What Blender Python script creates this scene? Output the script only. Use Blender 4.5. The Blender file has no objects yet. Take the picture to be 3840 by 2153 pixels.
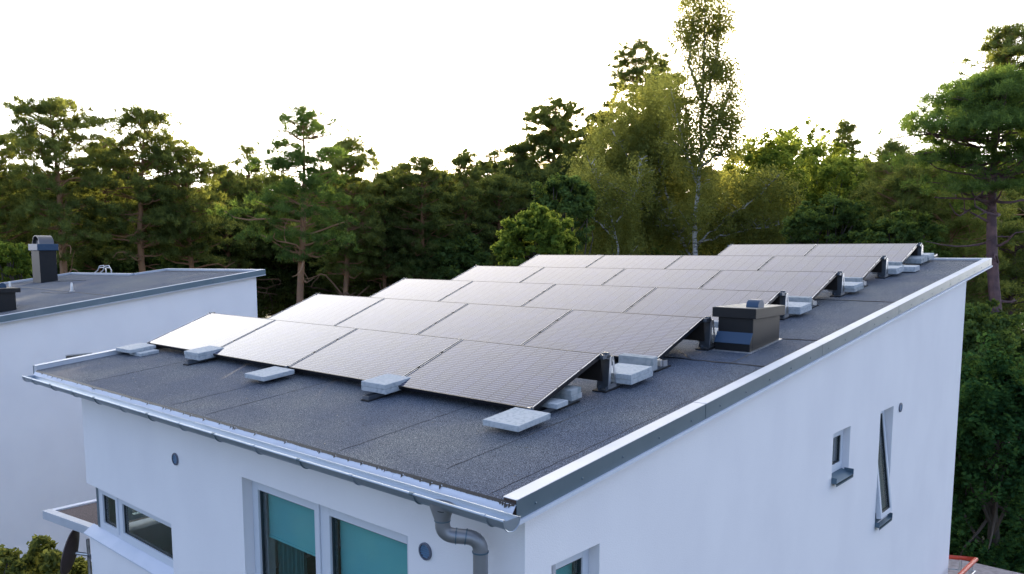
import bpy, math, random
import numpy as np
from mathutils import Matrix, Vector
R = math.radians
# ---------------------------------------------------------------- camera, sky, sun, exposure
sc = bpy.context.scene
CAM = np.array([3.8804, -4.6872, 1.2252])
YAW, PIT, ROL = -0.7432044812, -0.1143232470, -0.0032647712
cyw, syw, cp, sp = math.cos(YAW), math.sin(YAW), math.cos(PIT), math.sin(PIT)
fw = np.array([syw*cp, cyw*cp, sp]); r0 = np.array([cyw, -syw, 0.0]); u0 = np.cross(r0, fw)
rt = r0*math.cos(ROL)+u0*math.sin(ROL); up = -r0*math.sin(ROL)+u0*math.cos(ROL)
cd = bpy.data.cameras.new('camera'); cam = bpy.data.objects.new('camera', cd); sc.collection.objects.link(cam)
cam.matrix_world = Matrix(((rt[0], up[0], -fw[0], CAM[0]), (rt[1], up[1], -fw[1], CAM[1]), (rt[2], up[2], -fw[2], CAM[2]), (0, 0, 0, 1)))
cd.sensor_width = 36; cd.lens = 36*3013.1316/3840; cd.shift_x = 77.1677/3840; cd.shift_y = 202.9214/3840
cd.clip_start = .05; cd.clip_end = 5000
sc.camera = cam
VEIL = (.37, 10.5)
SUN_EL, SUN_AZ = R(10.2), math.atan2(-0.635, 0.812)          # low evening sun behind the pines
world = bpy.data.worlds.new('World'); sc.world = world; world.use_nodes = True
wn = world.node_tree; wn.nodes.clear()
sky = wn.nodes.new('ShaderNodeTexSky'); sky.sky_type = 'NISHITA'; sky.sun_disc = False
sky.sun_elevation = SUN_EL; sky.sun_rotation = SUN_AZ; sky.air_density = 1.0; sky.dust_density = 2.5; sky.ozone_density = 1.0
bg = wn.nodes.new('ShaderNodeBackground'); bg.inputs[1].default_value = 0.11
veil = wn.nodes.new('ShaderNodeBackground'); veil.inputs[0].default_value = (.95, .96, 1, 1); veil.inputs[1].default_value = 0.30   # thin bright overcast
def wmath(op, a, c=None, e=None):
    n_ = wn.nodes.new('ShaderNodeMath'); n_.operation = op; n_.use_clamp = False
    for i_, q_ in enumerate((a, c, e)):
        if q_ is None: continue
        if isinstance(q_, (int, float)): n_.inputs[i_].default_value = q_
        else: wn.links.new(q_, n_.inputs[i_])
    return n_.outputs[0]
wtc = wn.nodes.new('ShaderNodeTexCoord'); wdot = wn.nodes.new('ShaderNodeVectorMath'); wdot.operation = 'DOT_PRODUCT'
wn.links.new(wtc.outputs['Generated'], wdot.inputs[0])
wdot.inputs[1].default_value = (math.sin(SUN_AZ)*math.cos(SUN_EL), math.cos(SUN_AZ)*math.cos(SUN_EL), math.sin(SUN_EL))
wd = wmath('MULTIPLY_ADD', wdot.outputs['Value'], .5, .5)
wramp = wn.nodes.new('ShaderNodeValToRGB'); we = wramp.color_ramp.elements
we[0].position = .15; we[0].color = (.38, .50, 1.0, 1); we[1].position = .80; we[1].color = (1.0, .98, .97, 1)
wm_ = we.new(.5); wm_.color = (.48, .60, 1.0, 1)
wn.links.new(wd, wramp.inputs[0]); wn.links.new(wramp.outputs[0], veil.inputs[0])
wsep = wn.nodes.new('ShaderNodeSeparateXYZ'); wn.links.new(wtc.outputs['Generated'], wsep.inputs[0])
wexp = wmath('POWER', 2.71828, wmath('MULTIPLY', wmath('MAXIMUM', wsep.outputs[2], 0), -5.3))          # bright haze low towards the sun
wn.links.new(wmath('MULTIPLY_ADD', wmath('MULTIPLY', wmath('POWER', wd, 4.0), wexp), VEIL[1], VEIL[0]), veil.inputs[1])
addn = wn.nodes.new('ShaderNodeAddShader'); wo = wn.nodes.new('ShaderNodeOutputWorld')
wn.links.new(sky.outputs[0], bg.inputs[0]); wn.links.new(bg.outputs[0], addn.inputs[0]); wn.links.new(veil.outputs[0], addn.inputs[1])
wn.links.new(addn.outputs[0], wo.inputs[0])
sl = bpy.data.lights.new('sun', 'SUN'); sl.energy = 5; sl.angle = R(.5); sl.color = (1, .80, .55)
so = bpy.data.objects.new('sun', sl); sc.collection.objects.link(so)
sd = Vector((math.sin(SUN_AZ)*math.cos(SUN_EL), math.cos(SUN_AZ)*math.cos(SUN_EL), math.sin(SUN_EL)))
so.rotation_euler = sd.to_track_quat('Z', 'Y').to_euler()
sc.view_settings.view_transform = 'Standard'; sc.view_settings.look = 'None'
sc.view_settings.exposure = 1.08; sc.view_settings.gamma = 1.0
sc.render.engine = 'CYCLES'
sc.cycles.max_bounces = 6; sc.cycles.transparent_max_bounces = 16

def at(dx, dy, dep):                                          # point seen at photo position (dx,dy of 2576x1444) at a real distance
    x, y = dx*1.490683, dy*1.490997
    v = fw+rt*(x-1920+77.1677)/3013.1316-up*(y-1076.5-202.9214)/3013.1316
    return CAM+dep*v
FPX = 3013.1316/1.4907

# ---------------------------------------------------------------- materials
MATS = {}
def mat(name, base=(.5, .5, .5), rough=.5, metal=0, noise=None, bump=None, spec=.5, coords='Object', coat=0):
    m = bpy.data.materials.new(name); m.use_nodes = True; nt = m.node_tree; b = nt.nodes['Principled BSDF']
    b.inputs['Base Color'].default_value = (*base, 1); b.inputs['Roughness'].default_value = rough
    b.inputs['Metallic'].default_value = metal; b.inputs['Specular IOR Level'].default_value = spec
    b.inputs['Coat Weight'].default_value = coat
    tc = nt.nodes.new('ShaderNodeTexCoord')
    if noise:                                                 # (scale, colour2, lo, hi, detail)
        n = nt.nodes.new('ShaderNodeTexNoise'); n.inputs['Scale'].default_value = noise[0]; n.inputs['Detail'].default_value = noise[4]
        r = nt.nodes.new('ShaderNodeValToRGB'); r.color_ramp.elements[0].position = noise[2]; r.color_ramp.elements[1].position = noise[3]
        r.color_ramp.elements[0].color = (*base, 1); r.color_ramp.elements[1].color = (*noise[1], 1)
        nt.links.new(tc.outputs[coords], n.inputs['Vector']); nt.links.new(n.outputs['Fac'], r.inputs[0]); nt.links.new(r.outputs[0], b.inputs['Base Color'])
    if bump:                                                  # (scale, strength, distance)
        n2 = nt.nodes.new('ShaderNodeTexNoise'); n2.inputs['Scale'].default_value = bump[0]; n2.inputs['Detail'].default_value = 4
        bp = nt.nodes.new('ShaderNodeBump'); bp.inputs['Strength'].default_value = bump[1]; bp.inputs['Distance'].default_value = bump[2]
        nt.links.new(tc.outputs[coords], n2.inputs['Vector']); nt.links.new(n2.outputs['Fac'], bp.inputs['Height']); nt.links.new(bp.outputs[0], b.inputs['Normal'])
    MATS[name] = m
    return m

def stucco():
    m = mat('white_stucco', (.74, .74, .76), .9, spec=.2, bump=(110, .35, .006)); nt = m.node_tree; b = nt.nodes['Principled BSDF']
    tc = nt.nodes.new('ShaderNodeTexCoord'); mp = nt.nodes.new('ShaderNodeMapping'); mp.inputs['Scale'].default_value = (1, 1, .7)
    n = nt.nodes.new('ShaderNodeTexNoise'); n.inputs['Scale'].default_value = 1.6; n.inputs['Detail'].default_value = 5
    r = nt.nodes.new('ShaderNodeValToRGB'); e = r.color_ramp.elements
    e[0].position = .3; e[0].color = (.78, .775, .80, 1); e[1].position = .62; e[1].color = (.82, .815, .835, 1)
    nt.links.new(tc.outputs['Object'], mp.inputs[0]); nt.links.new(mp.outputs[0], n.inputs['Vector']); nt.links.new(n.outputs['Fac'], r.inputs[0]); nt.links.new(r.outputs[0], b.inputs['Base Color'])
    return m
def felt():
    m = mat('mineral_roof_felt', (.1, .12, .15), .9, spec=.3); nt = m.node_tree; b = nt.nodes['Principled BSDF']
    tc = nt.nodes.new('ShaderNodeTexCoord')
    v = nt.nodes.new('ShaderNodeTexNoise'); v.inputs['Scale'].default_value = 165; v.inputs['Detail'].default_value = 3; v.inputs['Roughness'].default_value = .8
    r = nt.nodes.new('ShaderNodeValToRGB'); e = r.color_ramp.elements
    e[0].position = .40; e[0].color = (.010, .018, .030, 1); e[1].position = .65; e[1].color = (.36, .40, .46, 1)
    mm = r.color_ramp.elements.new(.5); mm.color = (.030, .048, .072, 1)
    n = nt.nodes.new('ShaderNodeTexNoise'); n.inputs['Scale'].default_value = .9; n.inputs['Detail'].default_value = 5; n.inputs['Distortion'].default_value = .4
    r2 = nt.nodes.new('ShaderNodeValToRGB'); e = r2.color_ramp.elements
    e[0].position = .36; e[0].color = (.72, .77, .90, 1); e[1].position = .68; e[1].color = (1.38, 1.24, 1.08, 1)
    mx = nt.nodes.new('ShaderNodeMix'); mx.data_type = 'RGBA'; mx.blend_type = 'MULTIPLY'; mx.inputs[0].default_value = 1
    bp = nt.nodes.new('ShaderNodeBump'); bp.inputs['Strength'].default_value = .8; bp.inputs['Distance'].default_value = .004
    for q in (v, n): nt.links.new(tc.outputs['Object'], q.inputs['Vector'])
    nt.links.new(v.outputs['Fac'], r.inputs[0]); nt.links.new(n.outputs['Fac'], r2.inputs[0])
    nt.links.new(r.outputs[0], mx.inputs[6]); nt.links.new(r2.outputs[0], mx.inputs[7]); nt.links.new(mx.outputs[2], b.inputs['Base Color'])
    nt.links.new(v.outputs['Fac'], bp.inputs['Height']); nt.links.new(bp.outputs[0], b.inputs['Normal'])
    return m
def glass(name, tint=(.86, .93, .93)):
    m = bpy.data.materials.new(name); m.use_nodes = True; nt = m.node_tree; nt.nodes.clear()
    o = nt.nodes.new('ShaderNodeOutputMaterial'); mx = nt.nodes.new('ShaderNodeMixShader'); lw_ = nt.nodes.new('ShaderNodeLayerWeight'); lw_.inputs[0].default_value = .5; pw = nt.nodes.new('ShaderNodeMath'); pw.operation = 'POWER'; pw.inputs[1].default_value = 3.2; fr = nt.nodes.new('ShaderNodeMath'); fr.operation = 'MULTIPLY_ADD'; fr.inputs[1].default_value = .75; fr.inputs[2].default_value = .05; nt.links.new(lw_.outputs['Facing'], pw.inputs[0]); nt.links.new(pw.outputs[0], fr.inputs[0])
    t = nt.nodes.new('ShaderNodeBsdfTransparent'); t.inputs[0].default_value = (*tint, 1); g = nt.nodes.new('ShaderNodeBsdfGlossy'); g.inputs['Roughness'].default_value = .02
    nt.links.new(fr.outputs[0], mx.inputs[0]); nt.links.new(t.outputs[0], mx.inputs[1]); nt.links.new(g.outputs[0], mx.inputs[2]); nt.links.new(mx.outputs[0], o.inputs[0])
    return m
def solar():
    # panel-local object coordinates: x 0..1.65, y 0..0.98; 10 x 6 cells, five busbars to each cell
    m = mat('solar_cell_glass', (.02, .022, .05), .16, spec=.5); nt = m.node_tree; b = nt.nodes['Principled BSDF']
    b.inputs['IOR'].default_value = 1.56
    tc = nt.nodes.new('ShaderNodeTexCoord'); sx = nt.nodes.new('ShaderNodeSeparateXYZ'); nt.links.new(tc.outputs['Object'], sx.inputs[0])
    def M(op, a, c, cl=False):
        n = nt.nodes.new('ShaderNodeMath'); n.operation = op; n.use_clamp = cl
        for i, q in enumerate((a, c)):
            if q is None: continue
            if isinstance(q, (int, float)): n.inputs[i].default_value = q
            else: nt.links.new(q, n.inputs[i])
        return n.outputs[0]
    px, py = sx.outputs[0], sx.outputs[1]
    fx = M('FRACT', M('DIVIDE', M('SUBTRACT', px, .03), .159), 0); fy = M('FRACT', M('DIVIDE', M('SUBTRACT', py, .0125), .159), 0)
    fb = M('FRACT', M('DIVIDE', M('SUBTRACT', py, .0125), .0318), 0)
    line = M('LESS_THAN', M('ABSOLUTE', M('SUBTRACT', fb, .5), 0), .07)
    inx = M('GREATER_THAN', M('SUBTRACT', .5, M('ABSOLUTE', M('SUBTRACT', fx, .5), 0)), .05)
    bus = M('MULTIPLY', line, inx)
    gap = M('MAXIMUM', M('LESS_THAN', M('SUBTRACT', .5, M('ABSOLUTE', M('SUBTRACT', fx, .5), 0)), .01), M('LESS_THAN', M('SUBTRACT', .5, M('ABSOLUTE', M('SUBTRACT', fy, .5), 0)), .01))
    cx = M('FLOOR', M('DIVIDE', M('SUBTRACT', px, .03), .159), 0); cy = M('FLOOR', M('DIVIDE', M('SUBTRACT', py, .0125), .159), 0)
    wn_ = nt.nodes.new('ShaderNodeTexWhiteNoise'); wn_.noise_dimensions = '3D'; cb = nt.nodes.new('ShaderNodeCombineXYZ')
    oi = nt.nodes.new('ShaderNodeObjectInfo')
    nt.links.new(cx, cb.inputs[0]); nt.links.new(cy, cb.inputs[1]); nt.links.new(oi.outputs['Random'], cb.inputs[2]); nt.links.new(cb.outputs[0], wn_.inputs['Vector'])
    r = nt.nodes.new('ShaderNodeValToRGB'); e = r.color_ramp.elements; e[0].color = (.010, .012, .045, 1); e[1].color = (.016, .020, .080, 1)
    nt.links.new(wn_.outputs[0], r.inputs[0])
    m1 = nt.nodes.new('ShaderNodeMix'); m1.data_type = 'RGBA'; nt.links.new(gap, m1.inputs[0]); nt.links.new(r.outputs[0], m1.inputs[6]); m1.inputs[7].default_value = (.012, .013, .035, 1)
    m2 = nt.nodes.new('ShaderNodeMix'); m2.data_type = 'RGBA'; nt.links.new(bus, m2.inputs[0]); nt.links.new(m1.outputs[2], m2.inputs[6]); m2.inputs[7].default_value = (.40, .40, .44, 1)
    nt.links.new(m2.outputs[2], b.inputs['Base Color'])
    dn = nt.nodes.new('ShaderNodeTexNoise'); dn.inputs['Scale'].default_value = 2.2; nt.links.new(tc.outputs['Object'], dn.inputs['Vector'])
    mr = nt.nodes.new('ShaderNodeMapRange'); mr.inputs[3].default_value = .05; mr.inputs[4].default_value = .12; nt.links.new(dn.outputs[0], mr.inputs[0]); nt.links.new(mr.outputs[0], b.inputs['Roughness'])
    return m
def leafmat(name, c1, c2, c3, scale=1.2, trans=.5, tcol=(.35, .45, .05)):
    scale *= 2.2; c1 = tuple(x*.7 for x in c1); c3 = tuple(x*1.25 for x in c3)  # exaggerated leaf tones, partly standing in for light and shade between clumps
    m = bpy.data.materials.new(name); m.use_nodes = True; nt = m.node_tree; nt.nodes.clear()
    o = nt.nodes.new('ShaderNodeOutputMaterial'); mx = nt.nodes.new('ShaderNodeMixShader'); mx.inputs[0].default_value = trans
    d = nt.nodes.new('ShaderNodeBsdfDiffuse'); t = nt.nodes.new('ShaderNodeBsdfTranslucent')
    geo = nt.nodes.new('ShaderNodeNewGeometry')
    n = nt.nodes.new('ShaderNodeTexNoise'); n.inputs['Scale'].default_value = scale; n.inputs['Detail'].default_value = 6; n.inputs['Roughness'].default_value = .7
    r = nt.nodes.new('ShaderNodeValToRGB'); e = r.color_ramp.elements; e[0].position = .38; e[0].color = (*c1, 1); e[1].position = .62; e[1].color = (*c3, 1)
    mm = e.new(.5); mm.color = (*c2, 1)
    nt.links.new(geo.outputs['Position'], n.inputs['Vector']); nt.links.new(n.outputs['Fac'], r.inputs[0]); nt.links.new(r.outputs[0], d.inputs[0])
    mu = nt.nodes.new('ShaderNodeMix'); mu.data_type = 'RGBA'; mu.inputs[0].default_value = .6; nt.links.new(r.outputs[0], mu.inputs[6]); mu.inputs[7].default_value = (*tcol, 1)
    nt.links.new(mu.outputs[2], t.inputs[0]); nt.links.new(d.outputs[0], mx.inputs[1]); nt.links.new(t.outputs[0], mx.inputs[2]); nt.links.new(mx.outputs[0], o.inputs[0])
    return m
def pinebark():
    m = mat('pine_bark', (.1, .06, .04), .9, bump=(9, .8, .05)); nt = m.node_tree; b = nt.nodes['Principled BSDF']
    tc = nt.nodes.new('ShaderNodeTexCoord'); sx = nt.nodes.new('ShaderNodeSeparateXYZ'); nt.links.new(tc.outputs['Object'], sx.inputs[0])
    n = nt.nodes.new('ShaderNodeTexNoise'); n.inputs['Scale'].default_value = 2.5; n.inputs['Detail'].default_value = 5; nt.links.new(tc.outputs['Object'], n.inputs['Vector'])
    a = nt.nodes.new('ShaderNodeMath'); a.operation = 'MULTIPLY_ADD'; nt.links.new(n.outputs['Fac'], a.inputs[0]); a.inputs[1].default_value = 5; nt.links.new(sx.outputs[2], a.inputs[2])
    mr = nt.nodes.new('ShaderNodeMapRange'); mr.inputs[1].default_value = 5; mr.inputs[2].default_value = 9.5; nt.links.new(a.outputs[0], mr.inputs[0])
    r = nt.nodes.new('ShaderNodeValToRGB'); e = r.color_ramp.elements; e[0].color = (.11, .085, .08, 1); e[1].color = (.31, .17, .09, 1)
    nt.links.new(mr.outputs[0], r.inputs[0]); nt.links.new(r.outputs[0], b.inputs['Base Color'])
    return m
def birchbark():
    m = mat('birch_bark', (.6, .58, .55), .7); nt = m.node_tree; b = nt.nodes['Principled BSDF']
    tc = nt.nodes.new('ShaderNodeTexCoord'); mp = nt.nodes.new('ShaderNodeMapping'); mp.inputs['Scale'].default_value = (1.5, 1.5, 7)
    n = nt.nodes.new('ShaderNodeTexNoise'); n.inputs['Scale'].default_value = 1.4; n.inputs['Detail'].default_value = 6
    r = nt.nodes.new('ShaderNodeValToRGB'); e = r.color_ramp.elements; e[0].position = .40; e[0].color = (.03, .028, .026, 1); e[1].position = .52; e[1].color = (.46, .44, .42, 1)
    nt.links.new(tc.outputs['Object'], mp.inputs[0]); nt.links.new(mp.outputs[0], n.inputs['Vector']); nt.links.new(n.outputs['Fac'], r.inputs[0]); nt.links.new(r.outputs[0], b.inputs['Base Color'])
    return m
STUCCO = stucco(); FELT = felt(); SOLAR = solar(); GLASS = glass('window_glass'); PBARK = pinebark(); BBARK = birchbark()
SEAM = mat('bitumen', (.006, .006, .008), .45)
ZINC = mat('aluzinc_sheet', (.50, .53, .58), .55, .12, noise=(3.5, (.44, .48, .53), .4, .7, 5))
ZINCD = mat('dark_sheet_shaded_face', (.10, .15, .185), .42, .3, noise=(2.5, (.135, .185, .22), .35, .7, 6))  # dark sheet metal; on the verge faces the dark reflection is painted in
EAVEM = mat('pale_coated_sheet', (.62, .66, .74), .6, .05, noise=(4, (.55, .60, .68), .4, .7, 5))
GUT = mat('silver_painted_steel', (.34, .40, .47), .38, .55, noise=(2, (.28, .34, .41), .4, .7, 4))
PIPE = mat('downpipe_steel', (.30, .31, .33), .42, .5, noise=(3, (.24, .25, .27), .4, .7, 4))
ALU = mat('mill_aluminium', (.60, .61, .63), .38, .85, noise=(12, (.45, .46, .48), .4, .7, 4))
GALV = mat('galvanised_bracket', (.12, .14, .17), .4, .8, noise=(14, (.15, .17, .2), .35, .7, 4))
FRAMEM = mat('black_anodised_frame', (.02, .02, .024), .33, .6)
BACKM = mat('panel_backsheet', (.015, .015, .017), .7)
DEFLM = mat('dark_deflector_sheet', (.035, .03, .028), .5, .4)
RUBBER = mat('rubber_pad', (.01, .01, .011), .9)
CONC = mat('concrete_slab', (.42, .45, .47), .92, spec=.25, noise=(34, (.29, .33, .36), .46, .70, 9), bump=(70, .35, .004))
CONC2 = mat('weathered_concrete_slab', (.36, .38, .39), .92, spec=.25, noise=(16, (.22, .26, .27), .45, .66, 8), bump=(60, .4, .004))
BLACKM = mat('black_painted_sheet', (.007, .008, .010), .5, .05, noise=(5, (.011, .011, .012), .4, .7, 4), spec=.35)
HOODM = mat('slate_painted_sheet', (.02, .055, .11), .4, .2)
WFRAME = mat('window_frame_paint', (.62, .66, .72), .45)
GASK = mat('window_gasket', (.02, .03, .035), .6)
BLIND = mat('teal_roller_blind', (.20, .56, .60), .8, noise=(2.5, (.25, .62, .60), .4, .7, 4))
CURT = mat('teal_curtain', (.05, .16, .17), .9)
DARKIN = mat('room_interior', (.10, .09, .09), .9)
SILLM = mat('sill_sheet', (.10, .16, .21), .4, .4)
VENTM = mat('vent_grey_plastic', (.10, .12, .17), .5)
LOUVM = mat('vent_louvre_plastic', (.16, .32, .50), .5)
DISHM = mat('brown_dish_paint', (.085, .06, .055), .45)
WOODS = mat('weathered_slat', (.34, .30, .30), .85, noise=(9, (.22, .19, .19), .4, .7, 6))
REDM = mat('red_painted_tube', (.55, .07, .035), .45)
ROOFBR = mat('brown_roof_felt', (.075, .06, .06), .95, noise=(130, (.16, .13, .13), .42, .62, 3))
WOODB = mat('brown_board_end', (.05, .03, .022), .8)
L_PINE = leafmat('pine_needles', (.045, .072, .034), (.092, .135, .052), (.155, .20, .07), 1.1, .5, (.48, .50, .08))
L_PINEB = leafmat('fresh_pine_needles', (.045, .078, .032), (.090, .145, .050), (.15, .21, .065), 1.0, .42, (.30, .45, .06))
L_BIRCH = leafmat('birch_leaves', (.065, .090, .032), (.110, .140, .048), (.17, .20, .075), 1.4, .55, (.60, .58, .10))
L_BROAD = leafmat('maple_leaves', (.035, .068, .018), (.075, .125, .030), (.13, .19, .045), 1.0, .55, (.62, .70, .09))
L_DARK = leafmat('shade_leaves', (.035, .065, .026), (.070, .118, .042), (.12, .18, .055), .9, .45, (.32, .42, .06))
L_ROWAN = leafmat('rowan_leaves', (.015, .045, .020), (.030, .085, .032), (.06, .13, .04), 1.3, .4, (.20, .34, .06))

PBARK2 = mat('dark_pine_bark', (.10, .06, .065), .9, noise=(3, (.20, .11, .10), .4, .7, 5), bump=(9, .8, .05))
# ---------------------------------------------------------------- mesh helpers
COL = sc.collection
class MB:
    def __init__(s): s.v = []; s.f = []; s.m = []; s.mi = 0
    def add(s, vs, fs):
        n = len(s.v); s.v += [tuple(map(float, q)) for q in vs]; s.f += [tuple(i+n for i in q) for q in fs]; s.m += [s.mi]*len(fs); return s
    def hexa(s, b, t):                                        # bottom ring ccw seen from above, top ring
        return s.add(list(b)+list(t), [(3, 2, 1, 0), (4, 5, 6, 7), (0, 1, 5, 4), (1, 2, 6, 5), (2, 3, 7, 6), (3, 0, 4, 7)])
    def box(s, x0, x1, y0, y1, z0, z1, M=None):
        b = [(x0, y0, z0), (x1, y0, z0), (x1, y1, z0), (x0, y1, z0)]; t = [(x, y, z1) for x, y, z in b]
        if M is not None: b = [M@Vector(q) for q in b]; t = [M@Vector(q) for q in t]
        return s.hexa(b, t)
    def rbox(s, x0, x1, y0, y1, h0, h1, S=None, Z=0):         # box lying on the sloping roof plane
        S = SL if S is None else S
        q = [(x0, y0), (x1, y0), (x1, y1), (x0, y1)]
        return s.hexa([(x, y, S*y+h0+Z) for x, y in q], [(x, y, S*y+h1+Z) for x, y in q])
    def tube(s, pts, rads, n=8, cap=True):
        pts = [Vector(p) for p in pts]; base = len(s.v)
        if not hasattr(rads, '__len__'): rads = [rads]*len(pts)
        ref = None
        for i, p in enumerate(pts):
            d = (pts[min(i+1, len(pts)-1)]-pts[max(i-1, 0)]).normalized()
            if ref is None: ref = Vector((0, 0, 1)) if abs(d.z) < .9 else Vector((1, 0, 0))
            a = (ref-d*ref.dot(d)).normalized(); b = d.cross(a); ref = a
            for k in range(n):
                t = 2*math.pi*k/n; s.v.append(tuple(p+(a*math.cos(t)+b*math.sin(t))*rads[i]))
        for i in range(len(pts)-1):
            for k in range(n):
                a, b = base+i*n+k, base+i*n+(k+1) % n; s.f.append((a, b, b+n, a+n)); s.m.append(s.mi)
        if cap:
            s.f.append(tuple(base+k for k in reversed(range(n)))); s.m.append(s.mi)
            e = base+(len(pts)-1)*n; s.f.append(tuple(e+k for k in range(n))); s.m.append(s.mi)
        return s
    def sweepx(s, prof, x0, x1, closed=True):                 # (y,z) profile swept along x
        n = len(prof); a = [(x0, y, z) for y, z in prof]; b = [(x1, y, z) for y, z in prof]
        fs = [(i, (i+1) % n, (i+1) % n+n, i+n) for i in range(n if closed else n-1)]
        if closed: fs += [tuple(reversed(range(n))), tuple(range(n, 2*n))]
        return s.add(a+b, fs)
def obj(name, mb, mats, parent=None, bevel=0, smooth=False, M=None):
    me = bpy.data.meshes.new(name); V = mb.v
    if parent is not None and parent.type == 'EMPTY' or parent is not None and parent.parent is not None:
        pl = ORG.get(parent.name, Vector((0, 0, 0))); V = [(x-pl.x, y-pl.y, z-pl.z) for x, y, z in V]
    me.from_pydata(V, [], mb.f)
    if not isinstance(mats, (list, tuple)): mats = [mats]
    for q in mats:
        if q is not None: me.materials.append(q)
    me.polygons.foreach_set('material_index', mb.m)
    if smooth: me.polygons.foreach_set('use_smooth', [True]*len(mb.f))
    me.update()
    o = bpy.data.objects.new(name, me); COL.objects.link(o)
    if parent is not None:
        o.parent = parent; ORG[o.name] = ORG.get(parent.name, Vector((0, 0, 0)))
    if bevel:
        b = o.modifiers.new('bevel', 'BEVEL'); b.width = bevel; b.segments = 2; b.limit_method = 'ANGLE'; b.angle_limit = R(40)
    if smooth:
        try: me.set_sharp_from_angle(angle=R(40))
        except Exception: pass
    return o
ORG = {}
def tag(o, label=None, cat=None, group=None, kind=None):
    if label: o['label'] = label
    if cat: o['category'] = cat
    if group: o['group'] = group
    if kind: o['kind'] = kind
    return o
def thing(name, loc, label, cat, group=None):
    o = bpy.data.objects.new(name, None); COL.objects.link(o); o.location = loc; o.empty_display_size = .3
    ORG[o.name] = Vector([float(q) for q in loc]); return tag(o, label, cat, group)
def mesh_np(name, V, F, mats, parent=None, nv=3):
    me = bpy.data.meshes.new(name); V = np.asarray(V, np.float32).reshape(-1, 3); F = np.asarray(F, np.int32)
    if parent is not None: pl = ORG.get(parent.name, Vector((0, 0, 0))); V = V-np.array(pl, np.float32)
    n = len(F)
    me.vertices.add(len(V)); me.vertices.foreach_set('co', V.ravel().astype(np.float32))
    me.loops.add(F.size); me.loops.foreach_set('vertex_index', F.ravel())
    me.polygons.add(n); me.polygons.foreach_set('loop_start', np.arange(n, dtype=np.int32)*nv)
    me.materials.append(mats); me.update(calc_edges=True)
    o = bpy.data.objects.new(name, me); COL.objects.link(o)
    if parent is not None: o.parent = parent
    return o

# ---------------------------------------------------------------- ground
GZ = -6.3
gm = mat('forest_floor', (.035, .05, .018), .95, noise=(.8, (.06, .045, .025), .4, .65, 7), bump=(3, .6, .1))
g = MB(); N = 40
rs = random.Random(3)
gv = [(-900+1800*i/N, -600+1800*j/N, GZ+(rs.uniform(-.2, .2))) for j in range(N+1) for i in range(N+1)]
g.add(gv, [(j*(N+1)+i, j*(N+1)+i+1, (j+1)*(N+1)+i+1, (j+1)*(N+1)+i) for j in range(N) for i in range(N)])
tag(obj('ground', g, gm), 'shaded forest floor and garden around the houses', 'ground', kind='structure')

# ---------------------------------------------------------------- the house
SL = 0.1051                                                   # roof slope
XL, XR, YE, YF = -6.86, .970, -1.31, 10.61                    # roof outline
HR, HV = -.09, -.0636                                         # felt surface, verge top (height above the panels' base plane)
WX0, WX1, WY0, WY1 = -5.742, .920, -1.179, 9.214              # walls
HB = HV-.1329
house = thing('house', (-2.4, 4, GZ), 'near white stucco house whose black felt roof carries the solar panels', 'house')
def wall_plane(mb, frame, u0, u1, topf, holes, t=.30, skip=()):
    """frame(u,d,z)->xyz, d = depth inwards. Outer skin and reveals round the holes."""
    us = sorted({u0, u1, *[h[0] for h in holes], *[h[1] for h in holes]})
    zs = sorted({GZ-.1, *[h[2] for h in holes], *[h[3] for h in holes]})
    def inh(u, z): return any(h[0]-1e-6 < u < h[1]+1e-6 and h[2]-1e-6 < z < h[3]+1e-6 for h in holes)
    for i in range(len(us)-1):
        for j in range(len(zs)):
            zc = zs[j+1] if j+1 < len(zs) else None
            um = (us[i]+us[i+1])/2; zm = (zs[j]+zc)/2 if zc is not None else zs[j]+.01
            if zc is not None and inh(um, zm): continue
            za, zb = (zc, zc) if zc is not None else (topf(us[i]), topf(us[i+1]))
            for d, flip in ((0, False), (t, True)):
                q = [frame(us[i], d, zs[j]), frame(us[i+1], d, zs[j]), frame(us[i+1], d, zb), frame(us[i], d, za)]
                if flip: q = q[::-1]
                mb.add(q, [(0, 1, 2, 3)])
    for a, b, z0, z1 in holes:
        for qi, q in enumerate((((a, 0, z0), (a, t, z0), (a, t, z1), (a, 0, z1)), ((b, t, z0), (b, 0, z0), (b, 0, z1), (b, t, z1)),
                  ((a, 0, z1), (a, t, z1), (b, t, z1), (b, 0, z1)), ((a, t, z0), (a, 0, z0), (b, 0, z0), (b, t, z0)))):
            if (qi == 0 and a in skip) or (qi == 1 and b in skip): continue
            mb.add([frame(*k) for k in q], [(0, 1, 2, 3)])
H_BIG = (-2.272, -.121, -3.0, -.719)
H_COR = (WX0-.01, -3.645, -2.06, -1.462)
H_W1 = (3.85, 4.368, -1.235, -.721); H_W2 = (5.393, 5.896, -2.12, -.722); H_W3 = (-.925, -.409, -2.0, -.722)
w = MB()
roofz = lambda y: SL*y+HR-.062
front = lambda u, d, z: (u, WY0+d, z)
right = lambda u, d, z: (WX1-d, u, z)
wall_plane(w, front, WX0, WX1, lambda u: roofz(WY0), [H_BIG, (WX0, H_COR[1], H_COR[2], H_COR[3])], skip=(WX0,))
wall_plane(w, right, WY0, WY1, roofz, [H_W1, H_W2, H_W3])
left = lambda u, d, z: (WX0+d, -u, z)
wall_plane(w, left, -WY1, -WY0, lambda u: roofz(-u), [(.2, -WY0, H_COR[2], H_COR[3])], skip=(-WY0,))
back = lambda u, d, z: (-u, WY1-d, z)
wall_plane(w, back, -WX1, -WX0, lambda u: roofz(WY1), [])
obj('wall', w, STUCCO, house)
fl = MB(); fl.box(WX0+.3, WX1-.3, WY0+.3, WY1-.3, -3.3, -3.1); obj('interior_floor', fl, DARKIN, house)
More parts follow.
